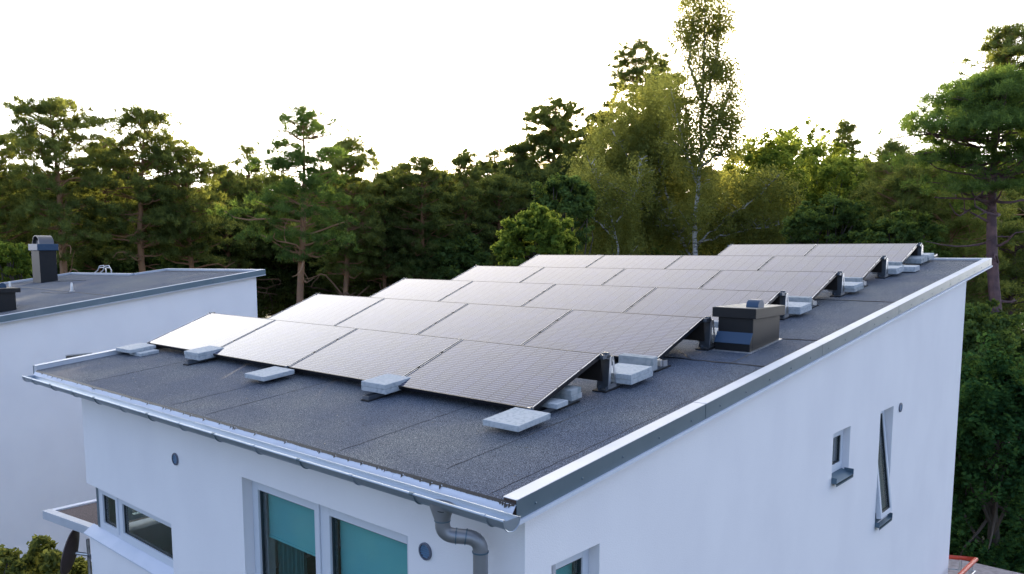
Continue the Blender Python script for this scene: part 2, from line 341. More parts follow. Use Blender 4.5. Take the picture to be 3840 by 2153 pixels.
iw = MB(); iw.box(WX0+.4, WX1-.4, 2.2, 2.3, -3.1, -.5); obj('interior_wall', iw, DARKIN, house)
# roof deck with the lap seams of the felt
rf = MB(); rf.rbox(XL+.05, XR-.05, YE+.012, YF-.03, -.155, HR)
rf.mi = 1
def seam(p0, p1, wd=.006, n=24, seed=1):
    rr = random.Random(seed); pts = []
    for i in range(n+1):
        t = i/n; x = p0[0]+(p1[0]-p0[0])*t; y = p0[1]+(p1[1]-p0[1])*t
        if 0 < i < n: x += rr.uniform(-.008, .008); y += rr.uniform(-.010, .010)
        pts.append((x, y, SL*y+HR+.0005))
    rf.tube(pts, [wd*rr.uniform(.5, 1.1) for _ in pts], 5)
for i, x in enumerate((.745, -.75, -2.68, -3.32, -5.3)): seam((x-.02, YE+.05), (x+.06, 2.29), .0022, 40, i)
seam((.19, -1.1), (.22, .5), .0028, 20, 31); seam((.80, 2.32), (.83, 10.4), .0035, 40, 33)
seam((-6.6, 2.26), (.855, 2.30), .009, 60, 11); seam((-6.6, 5.98), (.855, 6.05), .008, 60, 12); seam((.30, 3.50), (.855, 3.55), .009, 12, 13)
seam((.49, 2.30), (.49, 2.74), .006, 8, 14); seam((.05, 2.34), (-.25, 2.62), .007, 10, 15); seam((.84, 10.35), (-3, 10.33), .007, 20, 16)
rr = random.Random(5)
rf.mi = 2
for _ in range(70):                                           # dry leaves and grit on the felt
    x = rr.uniform(-6.4, .8); y = rr.choice((rr.uniform(-1.25, -.3), rr.uniform(-1.25, .8), rr.uniform(-1.2, 9))); a = rr.uniform(0, 6.3); l = rr.uniform(.006, .019)
    z = SL*y+HR+.004; c, s_ = math.cos(a)*l, math.sin(a)*l
    rf.add([(x-c, y-s_, z), (x+s_*.35, y-c*.35, z+.004), (x+c, y+s_, z+.002), (x-s_*.35, y+c*.35, z+.003)], [(0, 1, 2, 3)])
LEAFDRY = mat('dry_leaf', (.30, .27, .2), .8)
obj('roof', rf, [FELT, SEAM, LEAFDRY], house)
# verge flashings
def verge(x_in, x_out, cuts, name, HV=HV, core=2):
    m = MB(); sg = 1 if x_out > x_in else -1; x0, x1 = sorted((x_in, x_out))
    ys = [YE]+list(cuts)+[YF]
    for i in range(len(ys)-1):
        a, b = ys[i]+(.004 if i else 0), ys[i+1]-.004
        m.mi = 0; m.rbox(x0, x1, a, b, HV-.004, HV+.0012*(i % 2))
        m.mi = 1; xo = x_out; m.rbox(*sorted((xo, xo-sg*.004)), a, b, HB+.012, HV-.0045)  # outer face coloured darker for the dim woods and ground it would reflect
    m.mi = core; m.rbox(x0+.001, x1-.006, YE+.006, YF-.01, HB+.03, HV-.005)
    m.mi = 3; m.rbox(*sorted((x_out+sg*.016, x_out-sg*.03)), YE+.004, YF, HB-.014, HB+.010)
    m.mi = 1
    y = YE+.17
    while y < YF:
        z = SL*y+HV-.075; m.tube([(x_out-sg*.004, y, z), (x_out+sg*.003, y, z), (x_out+sg*.006, y, z)], [.008, .008, .004], 8); y += .46
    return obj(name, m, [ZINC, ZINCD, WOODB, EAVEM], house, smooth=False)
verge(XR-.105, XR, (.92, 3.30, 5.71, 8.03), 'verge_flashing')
verge(XL+.105, XL, (1.2, 3.6, 6.0, 8.4), 'verge_flashing', HV+.03, 0)
m = MB(); m.rbox(XL+.106, XR-.106, YF-.085, YF, HV-.07, HV-.002); m.rbox(XL+.002, XR-.002, YF+.001, YF+.005, HB+.01, HV-.003)
obj('ridge_flashing', m, ZINC, house)
sf = MB(); sf.rbox(XL+.02, XR-.02, YE+.03, YF-.01, HB+.005, -.1555); obj('soffit', sf, EAVEM, house)
# eave flashing, bitumen edge
ef = MB(); js = [XL+.10, -5.56, -4.468, -3.38, -2.295, -1.197, -.091, XR-.006]
zt = SL*YE+HR
for a, b in zip(js[:-1], js[1:]):
    ef.sweepx([(YE+.03, zt-.004), (YE-.004, zt-.006), (YE-.055, zt-.078), (YE-.060, zt-.092), (YE-.056, zt-.092), (YE-.05, zt-.080), (YE, zt-.010), (YE+.03, zt-.008)], a+.0015, b-.0015)
obj('eave_flashing', ef, EAVEM, house)
be = MB(); x = XL+.11; rr = random.Random(9)
top = []; bot = []
while x < XR-.004:
    drip = rr.random(); near = x > XR-.12
    ln = .0035+.004*abs(math.sin(x*7.3)*math.sin(x*3.1+1))+rr.uniform(0, .003)+(rr.uniform(.006, .022) if drip > (.94 if not near else .55) else 0)
    top.append((x, YE+.006, zt+.0035)); k = ln/.070
    bot.append((x, YE-.004-.051*k-.003, zt-.006-.064*k)); x += rr.uniform(.006, .016)
n = len(top); be.add(top+bot, [(i+n, i+n+1, i+1, i) for i in range(n-1)])
be.add([(a[0], a[1]+.004, a[2]-.006) for a in top]+[(a[0], a[1]+.004, a[2]-.002) for a in bot], [(i, i+1, i+n+1, i+n) for i in range(n-1)])
obj('bitumen_edge', be, SEAM, house)
# gutter
GC = (-1.485, -.243); GR = .064
gu = MB(); prof = []
for k in range(13):
    a = math.pi+math.pi*k/12; prof.append((GC[0]+GR*math.cos(a), GC[1]+GR*math.sin(a)))
prof2 = [(GC[0]+(GR-.003)*math.cos(math.pi+math.pi*k/12), GC[1]+(GR-.003)*math.sin(math.pi+math.pi*k/12)) for k in range(13)][::-1]
GX0, GX1 = -6.46, 1.085
gu.sweepx(prof+prof2, GX0, GX1)
gu.tube([(GX0, GC[0]-GR, GC[1]+.002), (GX1, GC[0]-GR, GC[1]+.002)], .0095, 10)
for x in (GX0, GX1):
    gu.add([(x+q, GC[0]+GR*math.cos(math.pi+math.pi*k/12), GC[1]+GR*math.sin(math.pi+math.pi*k/12)) for q in (-.002, .002) for k in range(13)],
           [tuple(reversed(range(13))), tuple(range(13, 26))])
    e = [(GC[0]+(GR+.006)*math.cos(math.pi+math.pi*k/12), GC[1]+(GR+.006)*math.sin(math.pi+math.pi*k/12)) for k in range(13)]
    gu.tube([(x, a, b) for a, b in e], .004, 6)
gut = obj('gutter', gu, GUT, house, smooth=True)
for i in range(14):
    x = .938-.5925*i
    if x < GX0: break
    b = MB(); e = [(GC[0]+(GR+.004)*math.cos(math.pi+math.pi*k/12), GC[1]+(GR+.004)*math.sin(math.pi+math.pi*k/12)) for k in range(13)]
    b.tube([(x+.018, a, c) for a, c in e], .0045, 6)
    b.tube([(x-.022, GC[0]-GR, GC[1]+.002), (x+.010, GC[0]-GR, GC[1]+.002)], .0125, 10)
    obj('bracket', b, ZINCD if i % 2 else GUT, gut)
# downpipe
def arc(p, q, c, n=7):                                        # quadratic bend through a corner
    p, q, c = Vector(p), Vector(q), Vector(c); return [(p*(1-t)**2+c*2*t*(1-t)+q*t*t) for t in [i/n for i in range(n+1)]]
dp = MB(); fx, fy = .545, -1.492
fn = MB(); ring = 16; v0 = []; v1 = []
for k in range(ring):
    a = 2*math.pi*k/ring; v0.append((fx-.012+.100*math.cos(a), fy+.055*math.sin(a), -.268)); v1.append((fx+.047*math.cos(a), fy+.047*math.sin(a), -.372))
fn.add(v0+v1, [(i+ring, (i+1) % ring+ring, (i+1) % ring, i) for i in range(ring)])
P0, P1, P2, P3 = (fx, fy, -.372), (fx, fy, -.462), (.715, -1.345, -.478), (.715, -1.345, GZ)
path = [Vector(P0)]+arc((fx, fy, -.395), Vector(P1).lerp(Vector(P2), .36), P1)+arc(Vector(P1).lerp(Vector(P2), .62), (.715, -1.345, -.56), P2)+[Vector(P3)]
dp.tube(path, .0455, 20)
pipe = obj('downpipe', dp, PIPE, house, smooth=True)
obj('outlet_funnel', fn, PIPE, pipe, smooth=True)
co = MB()
for i in (0, 8, 9): 
    p, q = path[i], path[i+1] if i+1 < len(path) else path[i]; d = (q-p).normalized(); co.tube([p-d*.003, p+d*.003], .0495, 20)
d = Vector((0, 0, -1)); co.tube([(.715, -1.345, -.56), (.715, -1.345, -.568)], .0505, 20)
obj('pipe_collar', co, SILLM, pipe, smooth=True)
oh = MB(); oh.tube([(fx+.02, fy-.012, -.3045), (fx+.02, fy-.012, -.3005)], .04, 16); obj('outlet_hole', oh, SEAM, pipe)
# air vents
def vent(c, n, label):
    m = MB(); c = Vector(c); n = Vector(n); t = Vector((0, 0, 1)).cross(n).normalized(); uu = Vector((0, 0, 1)); rad = .060
    K = 24; ro = []
    for rr_, dd in ((rad, 0), (rad, .012), (rad-.012, .014), (rad-.014, .002)):
        ro.append([c+t*rr_*math.cos(2*math.pi*k/K)+uu*rr_*math.sin(2*math.pi*k/K)+n*dd for k in range(K)])
    base = [tuple(p) for r_ in ro for p in r_]
    m.add(base, [(j*K+i, j*K+(i+1) % K, (j+1)*K+(i+1) % K, (j+1)*K+i) for j in range(3) for i in range(K)]+[tuple(3*K+i for i in range(K))])
    o = obj('air_vent', m, VENTM, house); o['label'] = label
    l = MB()
    for i in range(6):
        z = -.038+i*.0152; hw = math.sqrt(max(0, (rad-.015)**2-z*z))
        p = c+uu*z
        l.add([p-t*hw+n*.003+uu*.006, p+t*hw+n*.003+uu*.006, p+t*hw+n*.011-uu*.003, p-t*hw+n*.011-uu*.003], [(0, 1, 2, 3), (3, 2, 1, 0)])
    obj('louvre', l, LOUVM, o)
vent((.055, WY0, -.779), (0, -1, 0), 'round vent grille beside the downpipe')
vent((-3.481, WY0, -.776), (0, -1, 0), 'round vent grille above the corner window')
vent((WX1, 6.167, -.782), (1, 0, 0), 'round vent grille beside the tilted narrow window')
# windows: frame built in (u,d,z)
def fbox(mb, fr, u0, u1, d0, d1, z0, z1):
    b = [fr(u0, d0, z0), fr(u1, d0, z0), fr(u1, d1, z0), fr(u0, d1, z0)]; t = [fr(u0, d0, z1), fr(u1, d0, z1), fr(u1, d1, z1), fr(u0, d1, z1)]
    mb.hexa(b, t)
def ring_frame(mb, fr, u0, u1, d0, d1, z0, z1, wd, wb=None):
    wb = wd if wb is None else wb
    fbox(mb, fr, u0, u0+wd, d0, d1, z0, z1); fbox(mb, fr, u1-wd, u1, d0, d1, z0, z1)
    fbox(mb, fr, u0+wd, u1-wd, d0, d1, z0, z0+wb); fbox(mb, fr, u0+wd, u1-wd, d0, d1, z1-wd, z1)
# big two-leaf window
D0 = .095
big = MB(); ring_frame(big, front, H_BIG[0]+.001, H_BIG[1]-.001, D0, D0+.09, H_BIG[2], H_BIG[3]-.001, .045)
fbox(big, front, -1.270, -1.200, D0, D0+.09, H_BIG[2]+.045, H_BIG[3]-.046)
bw = obj('window', big, WFRAME, house, bevel=.003); bw['label'] = 'wide two-leaf window with teal blinds'
for (a, b) in ((-2.226, -1.272), (-1.198, -.167)):
    s1 = MB(); ring_frame(s1, front, a, b, D0-.012, D0+.055, H_BIG[2]+.046, H_BIG[3]-.047, .062); obj('sash', s1, WFRAME, bw, bevel=.003)
    gk = MB(); ring_frame(gk, front, a+.062, b-.062, D0+.01, D0+.055, H_BIG[2]+.108, H_BIG[3]-.109, .014); obj('gasket', gk, GASK, bw)
    pn = MB(); fbox(pn, front, a+.075, b-.075, D0+.02, D0+.026, H_BIG[2]+.12, H_BIG[3]-.12); obj('pane', pn, GLASS, bw)
def blind(a, b, z0, z1, d):
    m = MB(); fbox(m, front, a, b, d, d+.003, z0, z1); fbox(m, front, a, b, d-.006, d+.010, z0-.022, z0); return m
obj('blind', blind(-2.155, -1.33, -1.25, -.80, D0+.085), BLIND, bw); obj('blind', blind(-1.13, -.22, -2.9, -.80, D0+.085), BLIND, bw)
cu = MB(); pts = []
for i in range(60):
    x = -2.15+.42*i/59; pts.append((x, WY0+D0+.16+.025*math.sin(i*1.05)+.01*math.sin(i*.37)))
cu.add([(x, y, -2.9) for x, y in pts]+[(x, y, -.8) for x, y in pts], [(i, i+1, i+61, i+60) for i in range(59)])
obj('curtain', cu, CURT, bw)
# corner window band
D1 = .075
cw = MB(); za, zb = -1.985, H_COR[3]-.001
fbox(cw, front, WX0+.075, WX0+.165, D1, D1+.06, za, zb)
ring_frame(cw, front, WX0+.166, H_COR[1]-.001, D1, D1+.08, za, zb, .035)
fbox(cw, front, -5.075, -5.010, D1, D1+.08, za+.035, zb-.036)
lw = obj('window', cw, WFRAME, house, bevel=.002); lw['label'] = 'low corner window band with two panes'
pm = MB(); pm.box(WX0+.07, WX0+.13, WY0+D1-.004, WY0+D1+.30, za, zb); obj('corner_post', pm, ZINCD, lw)
for a, b in ((-5.540, -5.076), (-5.009, -3.682)):
    s1 = MB(); ring_frame(s1, front, a, b, D1-.010, D1+.05, za+.036, zb-.037, .055); obj('sash', s1, WFRAME, lw, bevel=.002)
    gk = MB(); ring_frame(gk, front, a+.055, b-.055, D1+.01, D1+.05, za+.091, zb-.092, .012); obj('gasket', gk, GASK, lw)
    pn = MB(); fbox(pn, front, a+.066, b-.066, D1+.018, D1+.024, za+.102, zb-.103); obj('pane', pn, GLASS, lw)
lf = MB(); ring_frame(lf, lambda u, d, z: (WX0+.075+d, u, z), WY0+.38, -.21, 0, .08, za, zb, .06); obj('side_frame', lf, WFRAME, lw)
lg = MB(); lg.box(WX0+.10, WX0+.105, WY0+.44, -.27, za+.06, zb-.06); obj('pane', lg, GLASS, lw)
si = MB(); x0, x1 = WX0-.09, H_COR[1]-.002; y0, y1 = WY0-.035, WY0+D1+.01
si.hexa([(x0, y0, -2.088), (x1, y0, -2.088), (x1, y1, -2.02), (x0, y1, -2.02)], [(x0, y0, -2.070), (x1, y0, -2.070), (x1, y1, -1.99), (x0, y1, -1.99)])
obj('sill', si, EAVEM, lw, bevel=.002)
# windows in the side wall
def side_window(h, dd, label, tilt=0, blindm=None):
    o = MB(); ring_frame(o, right, h[0]+.001, h[1]-.001, dd, dd+.07, h[2]+.03, h[3]-.001, .035)
    wdw = obj('window', o, WFRAME, house); wdw['label'] = label
    piv = Vector((WX1-dd, 0, h[3]-.036)); Mx = Matrix.Translation(piv)@Matrix.Rotation(-tilt, 4, 'Y')@Matrix.Translation(-piv)
    fr = lambda u, d, z: tuple(Mx@Vector(right(u, d, z)))
    s_ = MB(); ring_frame(s_, fr, h[0]+.037, h[1]-.037, dd-.012, dd+.045, h[2]+.067, h[3]-.037, .052); obj('sash', s_, WFRAME, wdw, bevel=.002)
    gk = MB(); ring_frame(gk, fr, h[0]+.089, h[1]-.089, dd, dd+.044, h[2]+.119, h[3]-.089, .011); obj('gasket', gk, GASK, wdw)
    pn = MB(); fbox(pn, fr, h[0]+.10, h[1]-.10, dd+.012, dd+.018, h[2]+.13, h[3]-.10); obj('pane', pn, GLASS, wdw)
    q = MB(); a, b = h[0]+.004, h[1]-.004; xo = WX1+.055; xi = WX1-dd
    z0, z1 = h[2]-.018, h[2]+.028
    q.hexa([(xo, a-.0, z0-.014), (xo, b+.0, z0-.014), (xi, b, z1-.014), (xi, a, z1-.014)][::1], [(xo, a, z0), (xo, b, z0), (xi, b, z1), (xi, a, z1)])
    q.box(xo-.004, xo, a, b, z0-.035, z0-.002)
    for yy in (a-.004, b-.0): q.box(xi+.03, xo, yy, yy+.004, z0-.006, z1+.012)
    obj('sill', q, SILLM, wdw)
    if blindm:
        bm_ = MB(); fbox(bm_, right, h[0]+.08, h[1]-.08, dd+.08, dd+.084, h[2]+.5, h[3]-.05); obj('blind', bm_, blindm, wdw)
side_window(H_W1, .075, 'small square window in the side wall')
side_window(H_W2, .115, 'tall narrow window swung open at its foot', tilt=R(7.3))
side_window(H_W3, .085, 'side wall window close to the front corner', blindm=BLIND)
# flat topped roof vent box (part of the roof)
BX0, BX1, BY0, BY1 = .09, .46, 2.832, 3.462
hd = MB(); hd.rbox(BX0-.02, BX1+.02, 2.755, BY1+.03, HR, HR+.008)
def base_z(y): return SL*y+HR+.008
rh = MB(); rh.hexa([(BX0, BY0, base_z(BY0)), (BX1, BY0, base_z(BY0)), (BX1, BY1, base_z(BY1)), (BX0, BY1, base_z(BY1))],
        [(BX0, BY0, .536), (BX1, BY0, .536), (BX1, BY1, .536), (BX0, BY1, .536)])
hood = obj('roof_vent_box', rh, BLACKM, house, bevel=.003); hood['label'] = 'black sheet metal vent box standing on the felt'
obj('base_flashing', hd, ALU, hood)
c = MB(); c.box(.037, .500, 2.80, 3.495, .536, .634); obj('lid', c, BLACKM, hood, bevel=.003)
c = MB(); c.box(.050, .487, 2.813, 3.482, .6345, .637); obj('lid_top', c, mat('grey_lid_sheet', (.17, .18, .18), .6, .1), hood)  # thin grey sheet on top, paler than the black lid sides
c = MB(); y0 = 2.8315; y1 = 2.770; c.sweepx([(y0, .387), (y1, .286), (y1+.004, base_z(y1)), (y0, base_z(y0))], BX0+.001, BX1-.001); obj('lower_casing', c, BLACKM, hood)
c = MB(); c.sweepx([(y0-.001, .389), (y1-.004, .284), (y1-.007, .288), (y0-.004, .393)], BX0-.004, BX1+.002); obj('air_flap', c, HOODM, hood)
c = MB(); hx0, hx1, hy, hr = .325, .452, 3.02, .072; hz = .637
pr = [(hy-hr, hz), (hy+hr, hz)]+[(hy+hr*math.cos(math.pi*k/14), hz+.006+hr*math.sin(math.pi*k/14)) for k in range(15)]
c.sweepx(pr, hx0, hx1); obj('exhaust_cowl', c, HOODM, hood, bevel=.002)

# ---------------------------------------------------------------- solar array
PHI = -.0041; TILT = .3543; WD = .9813; DD = 1.8065; PL = 1.67
YO = (0, -.008, -.014, -.032, -.012, .036); XO = (.002, -.006, .003, .013, .003, -.015)
def apt(a, b, h):                                             # point on the roof in the array's own axes
    x = math.cos(PHI)*a-math.sin(PHI)*b; y = math.sin(PHI)*a+math.cos(PHI)*b; return Vector((x, y, SL*y+h))
ORD = ('frontmost', 'second', 'third', 'fourth', 'fifth', 'rearmost')
COLN = ('leftmost', 'second from the left', 'second from the right', 'rightmost')
panel0 = None
def copy_tree(o, parent=None):
    c_ = o.copy(); COL.objects.link(c_)
    if parent is not None: c_.parent = parent
    for ch in list(o.children): copy_tree(ch, c_)
    return c_
def make_panel():
    t = thing('solar_panel', (0, 0, 0), '', '')
    L_, t_ = PL-.02, .035
    f = MB(); e = .011
    for a in ((0, L_, 0, e), (0, L_, WD-e, WD), (0, e, e, WD-e), (L_-e, L_, e, WD-e)): f.box(a[0], a[1], a[2], a[3], -t_, 0)
    obj('frame', f, FRAMEM, t, bevel=.0015)
    q = MB(); q.box(e, L_-e, e, WD-e, -.010, -.0015); obj('cell_glass', q, SOLAR, t)
    bs = MB(); bs.box(e, L_-e, e, WD-e, -.013, -.0102); bs.box(L_*.45, L_*.55, WD-.16, WD-.06, -.032, -.0135); obj('backsheet', bs, BACKM, t)
    wdn = Vector((0, -math.sin(TILT), -math.cos(TILT))); lean = Vector((0, math.cos(TILT), -math.sin(TILT)))
    a0 = Vector((.01, WD-.012, -.037)); a1 = a0+wdn*.205+lean*.028; th = lean*.003; ex_ = Vector((L_-.02, 0, 0))
    dfl = MB(); dfl.hexa([a1, a1+ex_, a1+ex_+th, a1+th], [a0, a0+ex_, a0+ex_+th, a0+th]); obj('wind_deflector', dfl, DEFLM, t)
    for x0, x1 in ((.001, .0068), (L_-.0068, L_-.001)):                             # aluminium strips standing in for the highlights along the frame sides
        s_ = MB()
        y = .01
        for y1 in (.33, .655, .965):
            s_.box(x0, x1, y, y1, .0001, .0042); y = y1+.03
        obj('edge_highlight', s_, ALU, t)
    return t
panel0 = make_panel(); first = True
for k in range(6):
    for i in range(4):
        if k == 5 and i < 2: continue
        o = panel0 if first else copy_tree(panel0); first = False
        p = apt((i-4)*PL+XO[k]+.01, k*DD+YO[k], 0)
        ex = Vector((math.cos(PHI), math.sin(PHI), 0)); ey = Vector((-math.sin(PHI)*math.cos(TILT), math.cos(PHI)*math.cos(TILT), math.sin(TILT))); ez = ex.cross(ey)
        o.matrix_world = Matrix(((ex.x, ey.x, ez.x, p.x), (ex.y, ey.y, ez.y, p.y), (ex.z, ey.z, ez.z, p.z), (0, 0, 0, 1)))
        row = ('frontmost row', 'second row', 'third row', 'fourth row', 'fifth row', 'short rearmost row')[k]
        cn = COLN[i] if k < 5 else ('', '', 'left', 'right')[i]
        tag(o, f'tilted solar panel, {cn} one of the {row} on the roof', 'solar panel', 'solar panels in rows on the roof')
# mounting feet: upright behind each row end, with the rail that runs on to the next row
def make_mount(two_stage=True):
    t = thing('panel_mount', (0, 0, 0), '', '')
    z = lambda y, h: SL*y+h                                   # local: y along roof, h above base plane at the local origin
    up_ = MB()
    # front face plate, folded, leaning back a little
    y0 = .962; y1 = .985
    up_.hexa([(-.088, y0, z(y0, -.07)), (.030, y0, z(y0, -.07)), (.030, y0+.004, z(y0, -.07)), (-.088, y0+.004, z(y0, -.07))],
             [(-.075, y1, z(y0, .185)), (.026, y1, z(y0, .185)), (.026, y1+.004, z(y0, .185)), (-.075, y1+.004, z(y0, .185))])
    # side plate with a tapering slot: three bars
    bp_ = MB()
    def bar(a, b, c_, d_):
        bp_.hexa([(.026, a[0], a[1]), (.031, a[0], a[1]), (.031, b[0], b[1]), (.026, b[0], b[1])], [(.026, d_[0], d_[1]), (.031, d_[0], d_[1]), (.031, c_[0], c_[1]), (.026, c_[0], c_[1])])
    B = lambda y, h: (y, z(y, h))
    bar(B(.966, -.07), B(1.000, -.07), B(1.013, .205), B(.986, .205)); bar(B(1.072, -.05), B(1.100, -.052), B(1.040, .205), B(1.016, .205))
    bar(B(.99, -.072), B(1.09, -.072), B(1.085, -.035), B(.99, -.035)); bar(B(1.000, .165), B(1.040, .165), B(1.034, .206), B(1.004, .206))
    up_.box(-.070, .028, .982, 1.002, z(1, .18), z(1, .186))
    obj('upright', up_, GALV, t)
    obj('bracket_plate', bp_, ALU, t)
    cl = MB(); yt = WD*math.cos(TILT); zt_ = WD*math.sin(TILT)
    cl.box(-.045, .028, yt-.03, yt+.075, zt_-.045, zt_-.010); cl.box(-.020, .030, yt+.028, yt+.06, zt_-.012, zt_+.008)
    cl.tube([(.012, yt-.012, zt_+.0), (.012, yt-.015, zt_+.010)], .008, 8)
    cl.box(-.06, .028, yt+.03, yt+.085, z(1, .186), z(1, .186)+.03)
    obj('top_clamp', cl, GALV, t)
    rl = MB(); a, b = .93, 1.95
    for xx in (-.052, .026): rl.rbox(xx, xx+.004, a, b, -.075, -.045)
    rl.rbox(-.052, .030, a, b, -.078, -.075)
    obj('base_rail', rl, GALV, t)
    for q_ in ((-.10, .042, .915, 1.13), (-.065, .042, 1.72, 1.985)):
        pd = MB(); pd.rbox(*q_, HR, -.0785); obj('rubber_pad', pd, RUBBER, t)
    return t
def make_front(y0=-.26):
    t = thing('front_rail', (0, 0, 0), '', '')
    rl = MB()
    for xx in (-.052, .026): rl.rbox(xx, xx+.004, y0, .56, -.075, -.045)
    rl.rbox(-.052, .030, y0, .56, -.078, -.075); rl.rbox(-.052, .030, y0-.004, y0, -.078, -.045)
    obj('base_rail', rl, GALV, t)
    for q_ in ((-.065, .042, y0-.02, y0+.2), (-.065, .042, .33, .59)):
        pd = MB(); pd.rbox(*q_, HR, -.0785); obj('rubber_pad', pd, RUBBER, t)
    fc = MB(); fc.box(-.02, .035, -.012, .012, -.05, .008); fc.tube([(.02, .0, .008), (.02, 0, .016)], .009, 8); obj('front_clamp', fc, GALV, t)
    return t
def lowclamp(t):
    fc = MB(); y = DD; zz = SL*DD
    fc.box(-.03, .045, y-.02, y+.012, zz-.05, zz+.008); fc.tube([(.02, y, zz+.008), (.02, y, zz+.017)], .009, 8)
    obj('front_clamp', fc, ALU, t)
    fc = MB(); fc.box(.026, .034, y+.05, y+.12, zz-.06, zz-.005); obj('rail_hook', fc, ALU, t)
m0 = make_mount(); lowclamp(m0); mused = False
for j in (4, 3, 2, 1, 0):
    for k in range(6):
        if j not in (4, 0) : continue
        if k == 5 and j == 0: jj = 2
        else: jj = j
        o = copy_tree(m0) if mused else m0; mused = True
        o.location = apt((jj-4)*PL+XO[k], k*DD+YO[k], 0); o.rotation_euler.z = PHI
        side = 'right' if j == 4 else 'left'
        if k == 5:
            for ch in list(o.children):
                if ch.name.startswith(('front_clamp', 'rail_hook')): bpy.data.objects.remove(ch)
        tag(o, f'galvanised mounting bracket at the {side} end of the {ORD[k]} panel row', 'bracket', 'mounting brackets of the solar panels')
# the rearmost rails stop short of the roof edge
f0 = make_front(); fused = False
for j in (4, 3, 2, 1, 0):
    o = copy_tree(f0) if fused else f0; fused = True
    o.location = apt((j-4)*PL+(-.03 if j else .05), 0, 0); o.rotation_euler.z = PHI
    tag(o, f'steel ballast rail in front of the panels, {("leftmost", "second from the left", "middle", "second from the right", "rightmost")[j]} of five', 'rail', 'ballast rails along the front row')
# concrete ballast slabs
def slab(x0, x1, y0, y1, h0, h1, label, m=None, rz=0, group='concrete ballast slabs on the mounting rails'):
    b = MB(); b.rbox(x0, x1, y0, y1, h0, h1)
    cx, cy = (x0+x1)/2, (y0+y1)/2
    if rz: b.v = [(cx+(x-cx)*math.cos(rz)-(y-cy)*math.sin(rz), cy+(x-cx)*math.sin(rz)+(y-cy)*math.cos(rz), z) for x, y, z in b.v]
    o = obj('concrete_slab', b, m or CONC, None, bevel=.004)
    tag(o, label, 'concrete slab', group)
slab(-.162, .190, -.390, -.015, -.045, 0, 'large square concrete slab at the front right corner of the panels, nearest the camera')
slab(-1.922, -1.575, -.140, .20, -.045, -.002, 'lower concrete slab of the pair at the third joint of the front row'); slab(-1.920, -1.578, -.143, .20, -.0005, .042, 'upper concrete slab of the pair at the third joint of the front row')
slab(-3.53, -3.155, -.385, -.028, -.045, 0, 'single flat concrete slab at the middle joint of the front row', rz=-.02)
slab(-5.268, -4.918, -.155, .18, -.045, -.002, 'lower concrete slab of the pair at the left joint of the front row'); slab(-5.272, -4.925, -.160, .18, -.0005, .042, 'upper concrete slab of the pair at the left joint of the front row')
slab(-6.52, -6.20, -.275, -.03, -.088, -.047, 'small concrete slab under the flat slab by the left roof edge', rz=.0); slab(-6.76, -6.345, -.345, -.005, -.0455, -.001, 'flat concrete slab overhanging at the left roof edge', rz=.02)
slab(-.20, .078, .205, .350, -.045, -.005, 'thin half slab tucked under the front right panel')
slab(-.27, .045, .44, .582, -.045, -.001, 'lower of two half slabs under the front right panel', CONC2); slab(-.26, .040, .438, .575, .0, .044, 'upper of two half slabs under the front right panel', CONC2)
for k in range(6):
    y = k*DD+YO[k]; dx = XO[k]; nm = ORD[k]
    a, b = y+1.09, y+1.44
    if k == 5: a, b = y+.985, y+1.325
    slab(dx-.165, dx+.185, a, b, -.046, -.004, f'lower slab of the pair behind the {nm} row bracket', CONC2 if k % 2 else CONC)
    slab(dx-.170, dx+.180, a-.006, b-.004, -.003, .041, f'upper slab of the pair behind the {nm} row bracket', CONC, rz=random.Random(k).uniform(-.02, .02))
    if k < 5:
        for q in range(2):
            slab(dx-.27, dx+.095, y+1.575+q*.046, y+1.618+q*.046, -.045, .075, f'concrete slab stood on edge between row {("one", "two", "three", "four", "five")[k]} and the next, {("nearer", "farther")[q]} of two', CONC2, group='slabs stood on edge behind the brackets')
y = 5*DD+YO[5]
slab(-.20, .175, y+.53, y+.90, -.045, -.003, 'lower slab of the small pair under the rearmost panel end', CONC2); slab(-.19, .17, y+.54, y+.91, -.002, .04, 'upper slab of the small pair under the rearmost panel end', CONC2)
slab(.08, .30, 4*DD+YO[4]+1.60, 4*DD+YO[4]+1.85, -.075, -.0, 'pale slab at the foot of the rearmost panel row')

# ---------------------------------------------------------------- neighbouring house
NS = .134; NZ = .752-NS*6.027
nz = lambda y, h=0: NS*y+NZ+h
nb = thing('house', (-18, 2, GZ), 'neighbouring white stucco house on the left with a stepped grey felt roof', 'house')
NX = -13.42
out = [(NX, -3.5), (NX, 6.03), (-17.947, 5.75), (-18.10, 4.87), (-21.797, 4.64), (-21.89, 2.74), (-27, 2.45), (-27, -3.5)]
m = MB(); n = len(out)
m.add([(x, y, nz(y, -.115)) for x, y in out]+[(x, y, nz(y, -.045)) for x, y in out], [tuple(range(n, 2*n)), tuple(reversed(range(n)))]+[(i, (i+1) % n, (i+1) % n+n, i+n) for i in range(n)])
m.mi = 1
def nseam(p0, p1, wd=.01):
    m.tube([(p0[0]+(p1[0]-p0[0])*i/16, p0[1]+(p1[1]-p0[1])*i/16+random.Random(i).uniform(-.01, .01), nz(p0[1]+(p1[1]-p0[1])*i/16, -.044)) for i in range(17)], wd, 5)
nseam((-19.8, 2.62), (-14.0, 2.55)); nseam((-17.4, 2.3), (-15.9, 2.45)); nseam((-21.5, 2.95), (-18.8, 3.9)); nseam((-14.2, 5.75), (-17.7, 5.5))
m.v = [tuple(q) for q in m.v]
obj('roof', m, [FELT, SEAM], nb)
m = MB()
